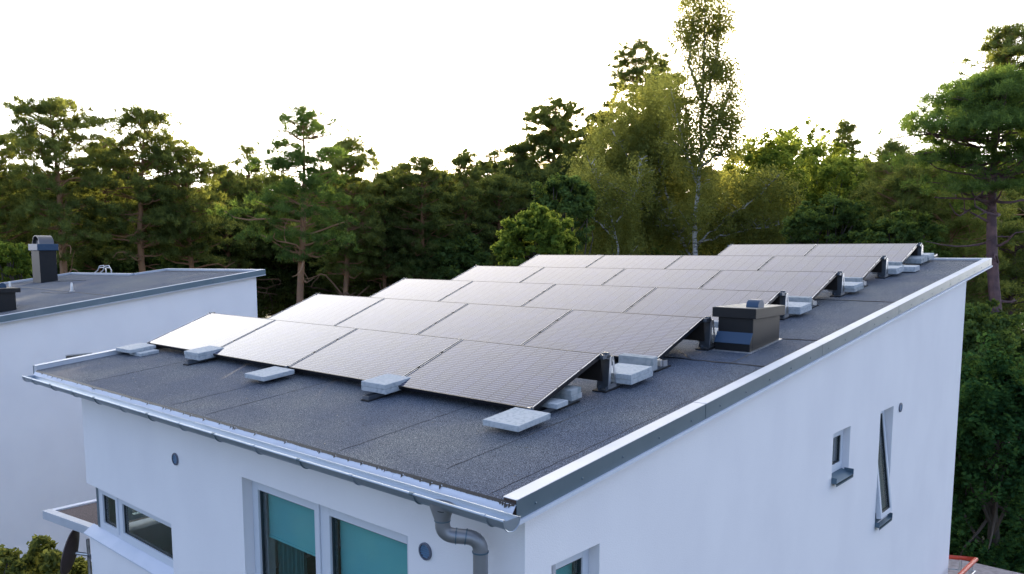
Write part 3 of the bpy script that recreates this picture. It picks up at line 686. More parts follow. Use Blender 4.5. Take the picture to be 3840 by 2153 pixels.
def edge_cap(p0, p1, inw, wd=.10, hh=.0):                     # cap strip along an outline edge; inw = inward normal
    a, b = Vector(p0), Vector(p1); w_ = Vector(inw)*wd
    q = [a, b, b+w_, a+w_]
    if (b-a).x*w_.y-(b-a).y*w_.x < 0: q = q[::-1]
    m.hexa([(p.x, p.y, nz(p.y, -.12)) for p in q], [(p.x, p.y, nz(p.y, hh)) for p in q])
edge_cap((NX-.003, .86), (NX-.003, 6.03), (-1, 0)); edge_cap((NX-.003, -3.5), (NX-.003, .855), (-1, 0))
edge_cap(out[1], out[2], (0, -1), .08); edge_cap(out[2], out[3], (1, 0), .08, .002); edge_cap(out[3], out[4], (0, -1), .08); edge_cap(out[4], out[5], (1, 0), .08, .002); edge_cap(out[5], out[6], (0, -1), .08)
obj('roof_cap', m, ZINC, nb)
m = MB()
for a, b in ((-3.5, .855), (.86, 2.785), (2.79, 4.643), (4.648, 6.03)):
    m.rbox(NX-.002, NX+.002, a, b, NZ-.122, NZ-.004, S=NS)  # verge face with the same painted-in dark reflection
y = -.3
while y < 6: m.tube([(NX+.001, y, nz(y, -.065)), (NX+.006, y, nz(y, -.065))], .009, 8); y += .62
m.mi = 1; m.rbox(NX-.03, NX+.012, -3.5, 6.03, NZ-.145, NZ-.125, S=NS)
obj('verge_flashing', m, [ZINCD, ZINC], nb)
m = MB(); nr = lambda u, d, z: (NX-.10-d, u, z)
wall_plane(m, nr, -3.3, 5.83, lambda u: nz(u, -.116), [(1.40, 1.93, -1.13, -.90)])
nbk = lambda u, d, z: (-u, 5.83-d, z)
wall_plane(m, nbk, 13.52, 17.7, lambda u: nz(5.83, -.116), [])
m.box(-26.8, -17.7, -3.2, 2.3, GZ, nz(-3.2, -.12)); 
obj('wall', m, STUCCO, nb)
nw = MB(); ring_frame(nw, nr, 1.401, 1.929, .06, .13, -1.129, -.901, .03); o = obj('window', nw, WFRAME, nb); q = MB(); fbox(q, nr, 1.432, 1.898, .09, .095, -1.098, -.932); obj('pane', q, GLASS, o)
q = MB(); q.box(NX-.62, NX-.60, 1.3, 2.0, -1.3, -.8); obj('dark_room', q, DARKIN, o)
# chimney of the neighbour
cx0, cx1, cy0, cy1 = -20.78, -20.16, 3.22, 3.66
cb_ = nz(3.3, -.06)
q = MB(); q.box(cx0, cx1, cy0, cy1, cb_-.1, 1.23); ch = obj('chimney', q, BLACKM, nb, bevel=.01); ch['label'] = 'tall black sheet metal chimney'
q = MB(); q.box(cx0-.05, cx1+.05, cy0-.05, cy1+.05, 1.22, 1.40); obj('collar', q, HOODM, ch, bevel=.01)
q = MB(); K = 14; rad = .245; zc = 1.40; xm = (cx0+cx1)/2; ym = (cy0+cy1)/2
a1 = [(cy0+.0, 0)]
pr = [(xm+.27*math.cos(math.pi*k/K), zc+.235*math.sin(math.pi*k/K)) for k in range(K+1)]; pi_ = [(xm+.255*math.cos(math.pi*k/K), zc+.22*math.sin(math.pi*k/K)) for k in range(K+1)][::-1]
pf = pr+pi_; n = len(pf)
q.add([(x, cy0+.03, z) for x, z in pf]+[(x, cy1-.03, z) for x, z in pf], [(i, (i+1) % n, (i+1) % n+n, i+n) for i in range(n)])
for yy in (cy0+.03, cy1-.03): q.add([(x, yy, z) for x, z in pr]+[(x, yy, z) for x, z in pi_], [(i, i+1, 2*K+1-i-1, 2*K+1-i) for i in range(K)])
q.box(cx0+.12, cx1-.12, cy0+.1, cy1-.1, 1.40, 1.50)
obj('cowl', q, mat('brushed_cowl', (.12, .12, .13), .35, .6), ch)
for x, y in ((-19.68, 2.31), (-16.305, 2.616)):
    q = MB(); q.tube([(x, y, nz(y, -.05)), (x, y, nz(y, .06)), (x, y, nz(y, .17))], [.035, .03, .018], 10); q.tube([(x, y, nz(y, -.045)), (x, y, nz(y, -.02))], .06, 10)
    obj('vent_spike', q, ALU, nb)
q = MB(); x, y = -20.09, 4.84
for dx in (-.25, .12):
    q.tube([(x+dx-.1, y-.1, nz(y, -.04)), (x+dx-.02, y-.02, nz(y, .05)), (x+dx+.02, y+.02, nz(y, .17)), (x+dx+.10, y+.1, nz(y, .19)), (x+dx+.16, y+.14, nz(y, .05)), (x+dx+.16, y+.14, nz(y, -.3))], .018, 8)
q.tube([(x-.28, y+.02, nz(y, .13)), (x+.45, y+.05, nz(y, .13))], .014, 8)
obj('ladder_hook', q, ALU, nb)
q = MB(); q.box(-15.6, -14.46, .52, .85, nz(.5, -.08), nz(.5)+.36); o = obj('roof_vent_box', q, BLACKM, nb, bevel=.004)
q = MB(); q.box(-15.7, -14.40, .45, .93, nz(.5)+.36, nz(.5)+.45); obj('lid', q, BLACKM, o, bevel=.004)
q = MB(); q.tube([(-14.75, .70, nz(.5)+.47), (-15.05, .70, nz(.5)+.47)], .08, 16); obj('exhaust_cowl', q, HOODM, o)

# ---------------------------------------------------------------- porch roof, slatted wall, dish
po = thing('porch', (-6.4, -.6, GZ), 'low porch roof with brown felt and grey fascia between the two houses', 'porch')
zP = -2.06
A_, B_, C_, D_ = (-7.02, -1.265), (-5.745, -1.085), (-5.745, 3.0), (-7.02, 3.0)
q = MB(); q.hexa([(*A_, zP-.06), (*B_, zP-.06), (*C_, zP-.06), (*D_, zP-.06)], [(A_[0]+.1, A_[1]+.08, zP-.02), (B_[0], B_[1]+.08, zP-.02), (*C_, zP-.02), (D_[0]+.1, D_[1], zP-.02)]); obj('roof', q, ROOFBR, po)
q = MB(); a, b = Vector(A_), Vector(B_); nn = Vector((-(b-a).y, (b-a).x)).normalized()*.10
q.hexa([(a.x, a.y, zP-.11), (b.x, b.y, zP-.11), (b.x+nn.x, b.y+nn.y, zP-.11), (a.x+nn.x, a.y+nn.y, zP-.11)], [(a.x, a.y, zP), (b.x, b.y, zP), (b.x+nn.x, b.y+nn.y, zP), (a.x+nn.x, a.y+nn.y, zP)])
obj('fascia', q, ZINC, po, bevel=.003)
q = MB(); q.box(A_[0]+.0, A_[0]+.09, A_[1]+.11, 3.0, zP-.10, zP-.002); obj('side_flashing', q, EAVEM, po)
q = MB()
for i in range(34):
    z = zP-.20-i*.125; q.hexa([(-6.55, -.62, z-.09), (-5.75, -.62, z-.09), (-5.75, -.60, z-.09), (-6.55, -.60, z-.09)], [(-6.55, -.66, z), (-5.75, -.66, z), (-5.75, -.64, z), (-6.55, -.64, z)])
q.box(-6.52, -5.76, -.59, -.56, GZ, zP-.12)
obj('slatted_wall', q, WOODS, po)
dh = thing('satellite_dish', (-6.2, -1.1, -2.45), 'brown satellite dish mounted on the house wall below the porch roof', 'satellite dish')
c0 = Vector((-6.33, -1.15, -2.47)); nrm = Vector((-.62, -.75, .2)).normalized(); t1 = Vector((0, 0, 1)).cross(nrm).normalized(); t2 = nrm.cross(t1)
q = MB(); K = 32; Rn = 8; RD = .29
for side in (0, .006):
    base = len(q.v)
    for i in range(Rn+1):
        rr_ = RD*i/Rn; dep = .06*(i/Rn)**2
        for k in range(K):
            a = 2*math.pi*k/K; q.v.append(tuple(c0+t1*rr_*.92*math.cos(a)+t2*rr_*math.sin(a)+nrm*(dep-side)))
    for i in range(Rn):
        for k in range(K):
            f_ = (base+i*K+k, base+i*K+(k+1) % K, base+(i+1)*K+(k+1) % K, base+(i+1)*K+k); q.f.append(f_ if side == 0 else f_[::-1]); q.m.append(0)
pts = [c0+t1*RD*.92*math.cos(2*math.pi*k/K)+t2*RD*math.sin(2*math.pi*k/K)+nrm*.057 for k in range(K+1)]
q.tube(pts, .009, 6)
obj('reflector', q, DISHM, dh, smooth=True)
q = MB(); q.tube([c0-t2*.28+nrm*.05, c0-t2*.34+nrm*.14, c0-t2*.36+nrm*.22], .012, 8); obj('receiver_arm', q, GALV, dh)
q = MB(); q.tube([c0-nrm*.01, c0-nrm*.16, Vector((-5.75, -.95, -2.62))], .022, 8); q.tube([c0-nrm*.16+Vector((0, 0, .2)), c0-nrm*.16-Vector((0, 0, .5))], .02, 8); q.box(-5.80, -5.745, -1.05, -.85, -2.75, -2.5); obj('wall_bracket', q, ALU, dh)

# ---------------------------------------------------------------- red balcony rail behind the house
ra = thing('balcony_railing', (1.2, 9.9, -4.9), 'red tubular railing with grey bars behind the far house corner', 'railing')
pc = at(2455, 1407, 13.0); zz = pc[2]
def onz(dx, dy, z):
    v = at(dx, dy, 1)-CAM; return CAM+v*((z-CAM[2])/v[2])
ps = onz(2386, 1401, zz); pe = onz(2400, 1460, zz)
q = MB(); ps2 = pc+(ps-pc)*1.6; q.tube([ps2, pc, pc+(pe-pc)*2], .035, 10); obj('top_rail', q, REDM, ra, smooth=True)
for t in (.15, .55, 1.1):
    q = MB(); p = pc+(ps-pc)*t; q.tube([p-np.array([0, 0, .03]), p-np.array([0, 0, 1.0])], .02, 6); obj('post', q, ALU, ra)
q = MB()
for dz in (.2, .45, .7): q.tube([ps2-np.array([0, 0, dz]), pc-np.array([0, 0, dz]), pc+(pe-pc)*2-np.array([0, 0, dz])], .012, 6)
obj('cross_bar', q, ALU, ra)
q = MB(); q.box(-.5, 2.2, 9.22, 12.5, GZ, zz-1.0); obj('deck', q, WOODS, ra)

# ---------------------------------------------------------------- trees
def unit(v): return v/np.maximum(np.linalg.norm(v, axis=-1, keepdims=True), 1e-9)
def tufts(rng, C, O, size, wid, n=5, upb=.55, outb=.5):
    """needle tufts: n narrow blades from every centre C, leaning up and along the outward vector O"""
    m = len(C); C = np.repeat(C, n, 0); O = np.repeat(O, n, 0)
    d = unit(rng.normal(size=(m*n, 3))*.75+O*outb+np.array([0, 0, upb])); L = size*rng.uniform(.6, 1.25, (m*n, 1))
    w_ = unit(np.cross(d, rng.normal(size=(m*n, 3))))*wid*.5
    b = C+rng.normal(size=(m*n, 3))*size*.22
    V = np.stack([b-w_, b+w_, b+d*L], 1); return V.reshape(-1, 3)
def leaves(rng, C, size, flat=.5, asp=.55):
    m = len(C); nrm = unit(rng.normal(size=(m, 3))+np.array([0, 0, flat])); a = unit(np.cross(nrm, rng.normal(size=(m, 3)))); b = np.cross(nrm, a)
    s = size*rng.uniform(.6, 1.3, (m, 1))
    V = np.stack([C-a*s*.5, C+b*s*asp*.5-a*s*.05, C+a*s*.5, C-b*s*asp*.5-a*s*.05], 1); return V.reshape(-1, 3)
def tri_obj(name, V, m, par): F = np.arange(len(V), dtype=np.int32).reshape(-1, 3); return mesh_np(name, V, F, m, par, 3)
def quad_obj(name, V, m, par): F = np.arange(len(V), dtype=np.int32).reshape(-1, 4); return mesh_np(name, V, F, m, par, 4)
def limb(mb, p, q, r_a, r_b, rng, sag=.0, n=5, k=6, wob=.05):
    p, q = np.array(p, float), np.array(q, float); L = np.linalg.norm(q-p); pts = []
    off = rng.normal(size=3)*L*wob; off2 = rng.normal(size=3)*L*wob*.6
    for i in range(n+1):
        t = i/n; x = p*(1-t)+q*t+off*math.sin(math.pi*t)+off2*math.sin(2*math.pi*t); x[2] += sag*L*math.sin(math.pi*t); pts.append(x)
    mb.tube(pts, [r_a+(r_b-r_a)*i/n for i in range(n+1)], k, cap=False); return pts
def pine(label, dx, dytop, dep, hw, dybot, seed, r=.19, kind='dome', dens=1.0, leanpx=0, lm=None, sx=1.0, gap=0, group='Scots pines behind the house', tuft=.17, name='pine_tree', dead=6, nb=None, pads=None, fill=.45, bark=None):
    rng = np.random.default_rng(seed)
    top = at(dx, dytop, dep); zb = at(dx, dybot, dep)[2]; Rw = hw*dep/FPX; base = at(dx+leanpx, 626, dep); base = np.array([base[0], base[1], GZ])
    t = thing(name, base, label, 'pine tree', group)
    H = top[2]-base[2]
    tr = MB(); n = 14; bend = rng.normal(size=2)*.18; ph = rng.uniform(0, 6)
    def trunk(z):
        u = (z-base[2])/H; x = base+(top-base)*u
        x = x+np.array([bend[0]*math.sin(u*5+ph)-bend[0]*math.sin(ph)*(1-u), bend[1]*math.sin(u*4+ph)-bend[1]*math.sin(ph)*(1-u), 0])*min(1, 2*(1-u)); x[2] = z; return x
    tr.tube([trunk(base[2]+H*i/n) for i in range(n+1)], [r*(1-i/n*.35) if i < n*.6 else r*(.79-(.79-.08)*(i/n-.6)/.4) for i in range(n+1)], 9)
    T = []; O = []
    hh = top[2]-zb
    if nb is None: nb = int(30+hh*4.2)
    axis = unit(np.array([rt[0], rt[1], 0])); dpt = np.array([-axis[1], axis[0], 0])
    def prof(u):
        if kind == 'dome': return (max(0, 1-u**2.6))**.5*(.55+.45*min(1, u*2.2))
        if kind == 'cone': return (1-u)**.58*.92+.08
        if kind == 'flat': return (max(0, 1-u**4))**.5*(.45+.55*u)
        return 1
    def pad(c, pr, th, out):
        m = int(max(10, 58*dens*math.pi*pr*pr)); a = rng.uniform(0, 2*math.pi, m); q = np.sqrt(rng.uniform(0, 1, m))*(1+.22*np.sin(a*3+rng.uniform(0, 6))+.15*np.sin(a*5+rng.uniform(0, 6)))
        P = np.stack([np.cos(a)*q*pr, np.sin(a)*q*pr, (1-q**2)*th*rng.uniform(-.15, 1, m)+rng.normal(size=m)*th*.10-q*q*th*.25], 1)
        kp = max(3, m//13); P = P[rng.integers(0, kp, m)]+unit(rng.normal(size=(m, 3)))*rng.uniform(.2, 1, (m, 1))*.17*np.array([1.1, 1.1, .8])
        T.append(P+c); O.append(unit(np.stack([np.cos(a)*q, np.sin(a)*q, np.zeros(m)], 1)+out*.35+1e-6))
    ga = rng.uniform(0, 6)
    for i in range(nb):
        u = ((i+.5)/nb)**.92; u = min(.985, max(.0, u+rng.normal()*.012)); ga += 2.4+rng.normal()*.35
        if gap and rng.random() < gap: continue
        z = zb+hh*u; p = trunk(z-hh*.05); L = Rw*prof(u)*rng.uniform(.60, 1.12)
        d = axis*math.cos(ga)*sx+dpt*math.sin(ga); rise = rng.uniform(-.06, .28)+.35*u*u
        q = p+d*L+np.array([0, 0, rise*L]); rb = max(.02, r*.36*(1-u*.7))
        limb(tr, p, q, rb, .014, rng, sag=rng.uniform(-.12, .06), n=5, k=5, wob=.06)
        pr = min(1.35, .32+.30*L)*rng.uniform(.6, 1.25); th = pr*rng.uniform(.26, .50)
        pad(q, pr, th, d)
        for s_ in range(int(2+L*1.3)):
            f = rng.uniform(.42, .96); side = rng.choice([-1, 1])*rng.uniform(.2, .52); sd_ = np.array([-d[1], d[0], 0])
            c = p+(q-p)*f+sd_*side*L*(1.1-f*.4)+np.array([0, 0, rng.uniform(-.02, .14)*L])
            limb(tr, p+(q-p)*f*.72, c, .022, .01, rng, n=2, k=4); pad(c, pr*rng.uniform(.5, .85), th*rng.uniform(.6, 1), d)
    for j in range(int(nb*fill)):                              # free clumps that round out the crown
        u = rng.uniform(.12, .97)**.8; a = rng.uniform(0, 6.3); L = Rw*prof(u)*rng.uniform(.35, .95); p = trunk(zb+hh*u-.3)
        c = p+(axis*math.cos(a)*sx+dpt*math.sin(a))*L+np.array([0, 0, .3+.15*L]); pr = max(.34, .26*Rw*rng.uniform(.7, 1.2)); limb(tr, p, c, .03, .01, rng, n=4, k=4); pad(c, pr, pr*.45, unit(c-p))
    for j in range(6): 
        c = trunk(top[2]-.15-j*.16*hh*.25)+rng.normal(size=3)*np.array([.18, .18, .05])*(1+j*.4); pad(c, .24+.07*j, .22, np.array([0, 0, 1.]))
    for px_, py_, pw in (pads or []):                        # clumps whose place matters to the outline
        c = at(px_, py_, dep)+dpt*rng.normal()*.5; rr_ = pw*dep/FPX; pad(c, rr_, rr_*.42, unit(c-trunk(c[2])+1e-6)); limb(tr, trunk(c[2]-rr_*.8), c, .05, .015, rng, n=5, k=5)
    for j in range(dead):                                      # bare dead limbs below the crown
        z = zb-rng.uniform(.0, .55)*(zb-base[2])*.7; a = rng.uniform(0, 6.3); d = axis*math.cos(a)+dpt*math.sin(a); L = rng.uniform(.8, 2.4)
        p = trunk(z); pts = limb(tr, p, p+d*L+np.array([0, 0, rng.uniform(-.3, .5)*L]), .05, .012, rng, n=6, k=5, wob=.12)
        limb(tr, pts[3], pts[3]+rng.normal(size=3)*.5, .02, .008, rng, n=3, k=4)
    obj('trunk', tr, bark or PBARK, t, smooth=True)
    T = np.concatenate(T); O = np.concatenate(O)
    tri_obj('crown', tufts(rng, T, O, tuft, .034*dep/38, 5), lm or L_PINE, t)
    return t
def blob(rng, n, c, R3, size):
    """leaf positions in uneven clumps over an ellipsoidal crown"""
    k = max(24, int(n/75)); a = unit(rng.normal(size=(k, 3))); a[:, 2] = np.abs(a[:, 2])*np.where(rng.random(k) < .72, 1, -1)
    rr_ = rng.uniform(.45, 1.0, (k, 1))**.5; cc = c+a*rr_*R3*(1+.16*np.sin(a[:, :1]*7+a[:, 1:2]*5+rng.uniform(0, 6)))
    cr = np.mean(R3)*rng.uniform(.07, .17, (k, 1))
    idx = rng.integers(0, k, n); d = unit(rng.normal(size=(n, 3)))*rng.uniform(0, 1, (n, 1))**.45
    return cc[idx]+d*cr[idx]*np.array([1.25, 1.25, .72]), cc
def broadleaf(label, dx, dytop, dep, hw, dybot, seed, n=9000, size=.13, lm=None, group='leafy trees behind the roof', name='leafy_tree', cat='leafy tree', flat=.7, r=.1, bark=None, depthf=.8, ctop=0):
    rng = np.random.default_rng(seed); top = at(dx, dytop, dep); bz = at(dx, dybot, dep)[2]; Rw = hw*dep/FPX
    axis = unit(np.array([rt[0], rt[1], 0])); c = np.array([top[0], top[1], (top[2]+bz)/2]); base = np.array([top[0], top[1], GZ])
    t = thing(name, base, label, cat, group)
    Rz = (top[2]-bz)/2; P, cc = blob(rng, n, np.zeros(3), np.array([1., 1., 1.]), size)
    dpt = np.array([-axis[1], axis[0], 0])
    Wm = lambda P: c+P[:, :1]*axis*Rw+P[:, 1:2]*dpt*Rw*depthf+P[:, 2:3]*np.array([0, 0, Rz])
    P = Wm(P); cc = Wm(cc)
    tr = MB(); tr.tube([base, base*.5+c*.5+rng.normal(size=3)*.1, c], [r*1.3, r, r*.5], 8)
    for i in range(0, len(cc), max(1, len(cc)//26)): 
        p0 = base*.3+c*.7; p0 = p0+np.array([0, 0, rng.uniform(-.3, .6)*Rz]); pts = limb(tr, p0, cc[i], r*.4, .012, rng, n=5, k=5, wob=.07)
    obj('trunk', tr, bark or mat_once('grey_bark'), t, smooth=True)
    quad_obj('crown', leaves(rng, P, size, flat, .62), lm or L_BROAD, t); return t
def mat_once(nm):
    if nm not in MATS: mat(nm, (.09, .075, .06), .9, bump=(12, .7, .03))
    return MATS[nm]
def birch(label, stems, dep, seed, nstr, lsize=.10, group='birches behind the panels', r=.12, strand=(.5, 1.7), lpx=26, t0=.3, spread=1.0, xtra=None, sp=.05):
    """stems: polylines in photo px, first point of stem 0 is the foot"""
    rng = np.random.default_rng(seed); foot = at(stems[0][0][0], 626, dep); base = np.array([foot[0], foot[1], GZ])
    t = thing('birch_tree', base, label, 'birch tree', group); tr = MB(); LP = []
    axis = unit(np.array([rt[0], rt[1], 0])); dpt = np.array([-axis[1], axis[0], 0])
    tips = []
    for si, s in enumerate(stems):
        dd = rng.normal()*.5*(si > 0); pts = [at(x, y, dep)+dpt*dd*(j/len(s)) for j, (x, y) in enumerate(s)]
        if si == 0: pts = [base]+pts
        rr0 = r if si == 0 else r*.42
        # smooth resample
        P = np.array(pts); seg = np.r_[0, np.cumsum(np.linalg.norm(np.diff(P, axis=0), axis=1))]; m = 22
        Q = np.stack([np.interp(np.linspace(0, seg[-1], m), seg, P[:, j]) for j in range(3)], 1); Q[1:-1] = (Q[:-2]+2*Q[1:-1]+Q[2:])/4
        Q[2:-1] += rng.normal(size=(m-3, 3))*.03
        tr.tube(Q, [rr0*(1-i/(m-1))**.8+.012 for i in range(m)], 8, cap=False)
        L = seg[-1]
        nb_ = int(10+L*2.6)
        for b in range(nb_):
            f = rng.uniform(t0 if si == 0 else .25, 1); i0 = f*(m-1); i = int(min(i0, m-2)); p = Q[i]+(Q[i+1]-Q[i])*(i0-i)
            a = rng.uniform(0, 6.3); bl = (.35+1.75*(1-f)**.8)*rng.uniform(.5, 1.15)*spread*(1 if si == 0 else .75)
            d = unit(axis*math.cos(a)+dpt*math.sin(a)+np.array([0, 0, rng.uniform(.35, 1.1)])); e = p+d*bl
            limb(tr, p, e, .022 if si == 0 else .014, .006, rng, sag=.1, n=4, k=4)
            for q_ in range(int(3+bl*5)): tips.append(p+(e-p)*rng.uniform(.15, 1.1)+rng.normal(size=3)*.20)
    if xtra:
        for (x0, x1, y0, y1, num) in xtra:
            for _ in range(num*5): 
                c = at(rng.uniform(x0, x1), rng.uniform(y0, y1), dep)+dpt*rng.uniform(-.5, 2.8); tips.append(c)
    tips = np.array(tips); sel = tips[rng.integers(0, len(tips), nstr)]
    for c in sel:
        c = c+rng.normal(size=3)*sp
        ln = rng.uniform(*strand)*rng.uniform(.4, 1); k = int(ln*lpx)+4; u = rng.uniform(0, 1, k); sw = rng.normal(size=3)*np.array([.18, .18, 0])
        P = c+np.stack([sw[0]*u, sw[1]*u, .10-ln*u], 1)+rng.normal(size=(k, 3))*np.array([.07, .07, .04]); LP.append(P)
    LP = np.concatenate(LP)
    obj('trunk', tr, BBARK, t, smooth=True); quad_obj('crown', leaves(rng, LP, lsize, .1, .7), L_BIRCH, t); return t

# tall pines whose outline shows against the sky, left to right
pine('broad-topped pine at the left edge of the photo, tallest of the left group', 120, 246, 34, 135, 640, 11, r=.18, kind='flat', leanpx=62, pads=[(55, 262, 30), (35, 300, 42), (200, 262, 26), (210, 330, 22), (90, 290, 40), (150, 285, 40)])
pine('pine cut by the left frame edge, lower than its neighbour', -20, 330, 36, 130, 660, 12, r=.17)
pine('straight orange trunked pine behind the neighbouring roof', 365, 270, 37, 118, 640, 13, r=.17, kind='dome', leanpx=0, pads=[(330, 300, 26), (400, 292, 30), (345, 350, 40), (300, 390, 44)])
pine('low wide pine between the two tallest pines on the left', 262, 345, 41, 105, 680, 14, r=.15)
pine('pine with drooping right side, just left of the sky gap', 470, 372, 38, 108, 650, 15, r=.15, pads=[(520, 410, 28), (535, 435, 18), (440, 372, 30)])
pine('thin sparse pine top in the sky gap left of the big pine', 622, 362, 46, 80, 640, 16, r=.12, kind='cone', dens=.55, gap=.1)
pine('big round-topped pine with bright orange trunk in front of the forest', 762, 264, 33, 114, 640, 17, r=.165, kind='dome', leanpx=-14, lm=L_PINEB, dens=1.15, pads=[(700, 325, 36), (720, 300, 34), (840, 310, 34), (870, 330, 22), (775, 275, 34), (690, 385, 36), (605, 540, 50), (640, 505, 46), (650, 590, 60), (840, 600, 56), (870, 560, 40), (700, 600, 60), (560, 530, 36), (780, 480, 60), (700, 480, 50)], dead=5, nb=34)
pine('darker pine half hidden behind the big orange trunked pine', 870, 342, 40, 105, 690, 18, r=.15, leanpx=-26, pads=[(915, 385, 34), (940, 410, 26), (890, 350, 24)], dead=8)
pine('small pine just right of the big pine pair', 968, 432, 43, 85, 700, 19, r=.12, kind='cone')
pine('pine with broken top, first right of the middle sky gap', 1062, 392, 42, 84, 700, 20, r=.13, kind='dome', pads=[(1085, 408, 18), (1090, 440, 26)])
pine('slender pine leaning right in the middle of the tree line', 1168, 375, 44, 85, 700, 21, r=.12, kind='cone', leanpx=-12, dens=.8)
pine('narrow pine top left of the low sun', 1243, 372, 52, 55, 640, 22, r=.10, kind='cone', dens=.8)
pine('round sunlit pine in front of the low sun', 1398, 250, 50, 112, 600, 23, r=.2, kind='dome', dens=1.15, nb=60, leanpx=-15, pads=[(1330, 320, 36), (1440, 290, 30), (1300, 380, 36), (1350, 290, 36), (1415, 335, 40), (1450, 330, 26), (1380, 400, 54), (1305, 430, 44), (1440, 400, 44), (1345, 360, 40)])
pine('tall narrow pine left of the tall birch', 1600, 92, 46, 84, 470, 24, r=.15, kind='dome', dens=1.1, nb=50, pads=[(1640, 130, 22), (1580, 190, 30), (1560, 250, 36), (1520, 290, 34), (1490, 330, 30)])
for lb, x_, y_, d_, w_, s_ in (('slim pine in the gap left of the big orange trunked pine', 562, 420, 44, 62, 81), ('pine closing the gap right of the darker pine', 1010, 412, 45, 66, 82),
        ('pine between the broken top pine and the slender pine', 1115, 425, 46, 60, 83), ('pine between the slender pine and the narrow pine', 1208, 402, 48, 60, 84), ('pine close left of the low sun', 1298, 352, 50, 62, 85),
        ('pine filling behind the right house corner', 2480, 500, 33, 120, 86), ('far pine behind the right house corner, lower', 2560, 560, 30, 120, 87)):
    pine(lb, x_, y_, d_, w_, 700 if s_ < 86 else 930, s_, r=.12, kind='dome', dead=2, bark=PBARK2 if s_ > 85 else None)
pine('far pine tucked between the tall narrow pine and the tall birch', 1662, 138, 49, 60, 480, 91, r=.13, kind='dome', dens=1.0, dead=0)
pine('pine between the low sun and the tall narrow pine', 1512, 276, 47, 74, 600, 34, r=.14, kind='dome', dens=1.0)
pine('dark pine filling the gap under the big green pine crown', 2385, 405, 31, 130, 690, 35, r=.13, kind='dome', dens=1.0, dead=2)
pine('dark pine left of the big green pine', 2245, 345, 33, 78, 690, 36, r=.12, kind='dome', dens=1.0, dead=2)
pine('small pine top standing out above the leafy trees on the right', 2128, 300, 48, 60, 520, 25, r=.10, kind='cone', dens=.8)
pine('dark pine top at the right frame edge, highest on the right', 2540, 62, 36, 120, 330, 26, r=.19, kind='cone', leanpx=-20, pads=[(2440, 150, 34), (2425, 185, 24), (2500, 90, 26)])
pine('big bright green pine at the right with thick purple-brown trunk', 2512, 200, 25, 215, 470, 27, r=.20, kind='dome', fill=.9, bark=PBARK2, leanpx=34, lm=L_PINEB, dens=1.25, pads=[(2420, 480, 56), (2500, 475, 60), (2350, 455, 46), (2450, 520, 50), (2330, 262, 34), (2355, 240, 34), (2560, 240, 70), (2480, 400, 80), (2400, 330, 60), (2540, 400, 80), (2330, 290, 40), (2300, 330, 50), (2290, 390, 50), (2240, 350, 22), (2420, 250, 60), (2350, 400, 60), (2430, 390, 70), (2520, 300, 80), (2330, 250, 24)], dead=12, nb=38)
pine('dark low pine under the big green pine on the right', 2290, 420, 30, 120, 700, 28, r=.12, kind='dome', lm=L_PINE, pads=[(2400, 470, 50), (2450, 560, 60), (2350, 560, 60), (2200, 480, 40)], dead=3)
pine('lower pine beside the right trunk', 2400, 480, 28, 130, 900, 29, r=.12, kind='dome', lm=L_PINE, dens=.9)
# birches
birch('tall white birch rising above the panels to the top of the photo', [
    [(1752, 640), (1742, 560), (1758, 460), (1762, 330), (1768, 220), (1772, 100), (1780, -60)],
    [(1758, 470), (1728, 390), (1705, 300), (1690, 220)], [(1762, 400), (1800, 330), (1830, 250), (1845, 180)],
    [(1764, 300), (1790, 200), (1808, 110), (1818, -10)], [(1766, 250), (1735, 170), (1738, 80), (1750, -15)],
    [(1762, 420), (1820, 380), (1850, 300)]], 33.2, 41, 7000, lsize=.08, r=.125, strand=(.12, .55), lpx=22, t0=.42, spread=.95, sp=.2)
birch('weeping birch with leaning white stems in front of the tall birch', [
    [(1738, 640), (1690, 560), (1640, 480), (1585, 400), (1540, 330)],
    [(1700, 580), (1600, 520), (1510, 450)], [(1745, 620), (1820, 560), (1900, 500), (1960, 440)], [(1720, 600), (1640, 560), (1540, 540)],
    [(1760, 610), (1870, 580), (1980, 560)], [(1690, 540), (1660, 420), (1660, 300)]], 35.5, 42, 7500, lsize=.10, r=.09, strand=(.4, 1.3), lpx=24, t0=.3, spread=1.0, sp=.16,
    xtra=[(1440, 1640, 380, 620, 260), (1600, 1760, 300, 600, 240), (1780, 2010, 420, 620, 240), (1560, 1700, 210, 400, 130), (1640, 1725, 170, 340, 70), (1500, 1600, 280, 420, 70)])
birch('smaller birch with hanging twigs left of the weeping birch', [
    [(1560, 660), (1545, 560), (1510, 470), (1480, 400)], [(1548, 600), (1480, 540), (1440, 500)], [(1550, 560), (1600, 480), (1610, 400)]], 32, 43, 2000, lsize=.08, r=.07, strand=(.4, 1.4), lpx=26,
    xtra=[(1430, 1620, 430, 640, 130)])
# leafy trees
broadleaf('bright maple just beyond the roof edge, left of the birches', 1350, 530, 22, 92, 740, 51, n=24000, size=.13, lm=L_BROAD)
broadleaf('silvery leafy crown beside the bright maple', 1420, 440, 28, 80, 640, 52, n=16000, size=.13, lm=L_DARK)
broadleaf('yellow green leafy tree right of the birch', 1925, 330, 40, 112, 620, 53, n=25600, size=.14, lm=L_BROAD)
broadleaf('leafy tree with thin top beside the small pine top', 2035, 315, 43, 95, 620, 54, n=19200, size=.14, lm=L_BROAD)
broadleaf('loose leafy tree with sky showing through', 2130, 372, 38, 92, 640, 55, n=14400, size=.14, lm=L_BROAD)
broadleaf('leafy tree between the loose tree and the dark pine', 2230, 392, 36, 95, 700, 56, n=17600, size=.14, lm=L_BROAD)
broadleaf('dark leafy tree directly above the right roof end', 2090, 500, 30, 110, 700, 57, n=20800, size=.13, lm=L_DARK)
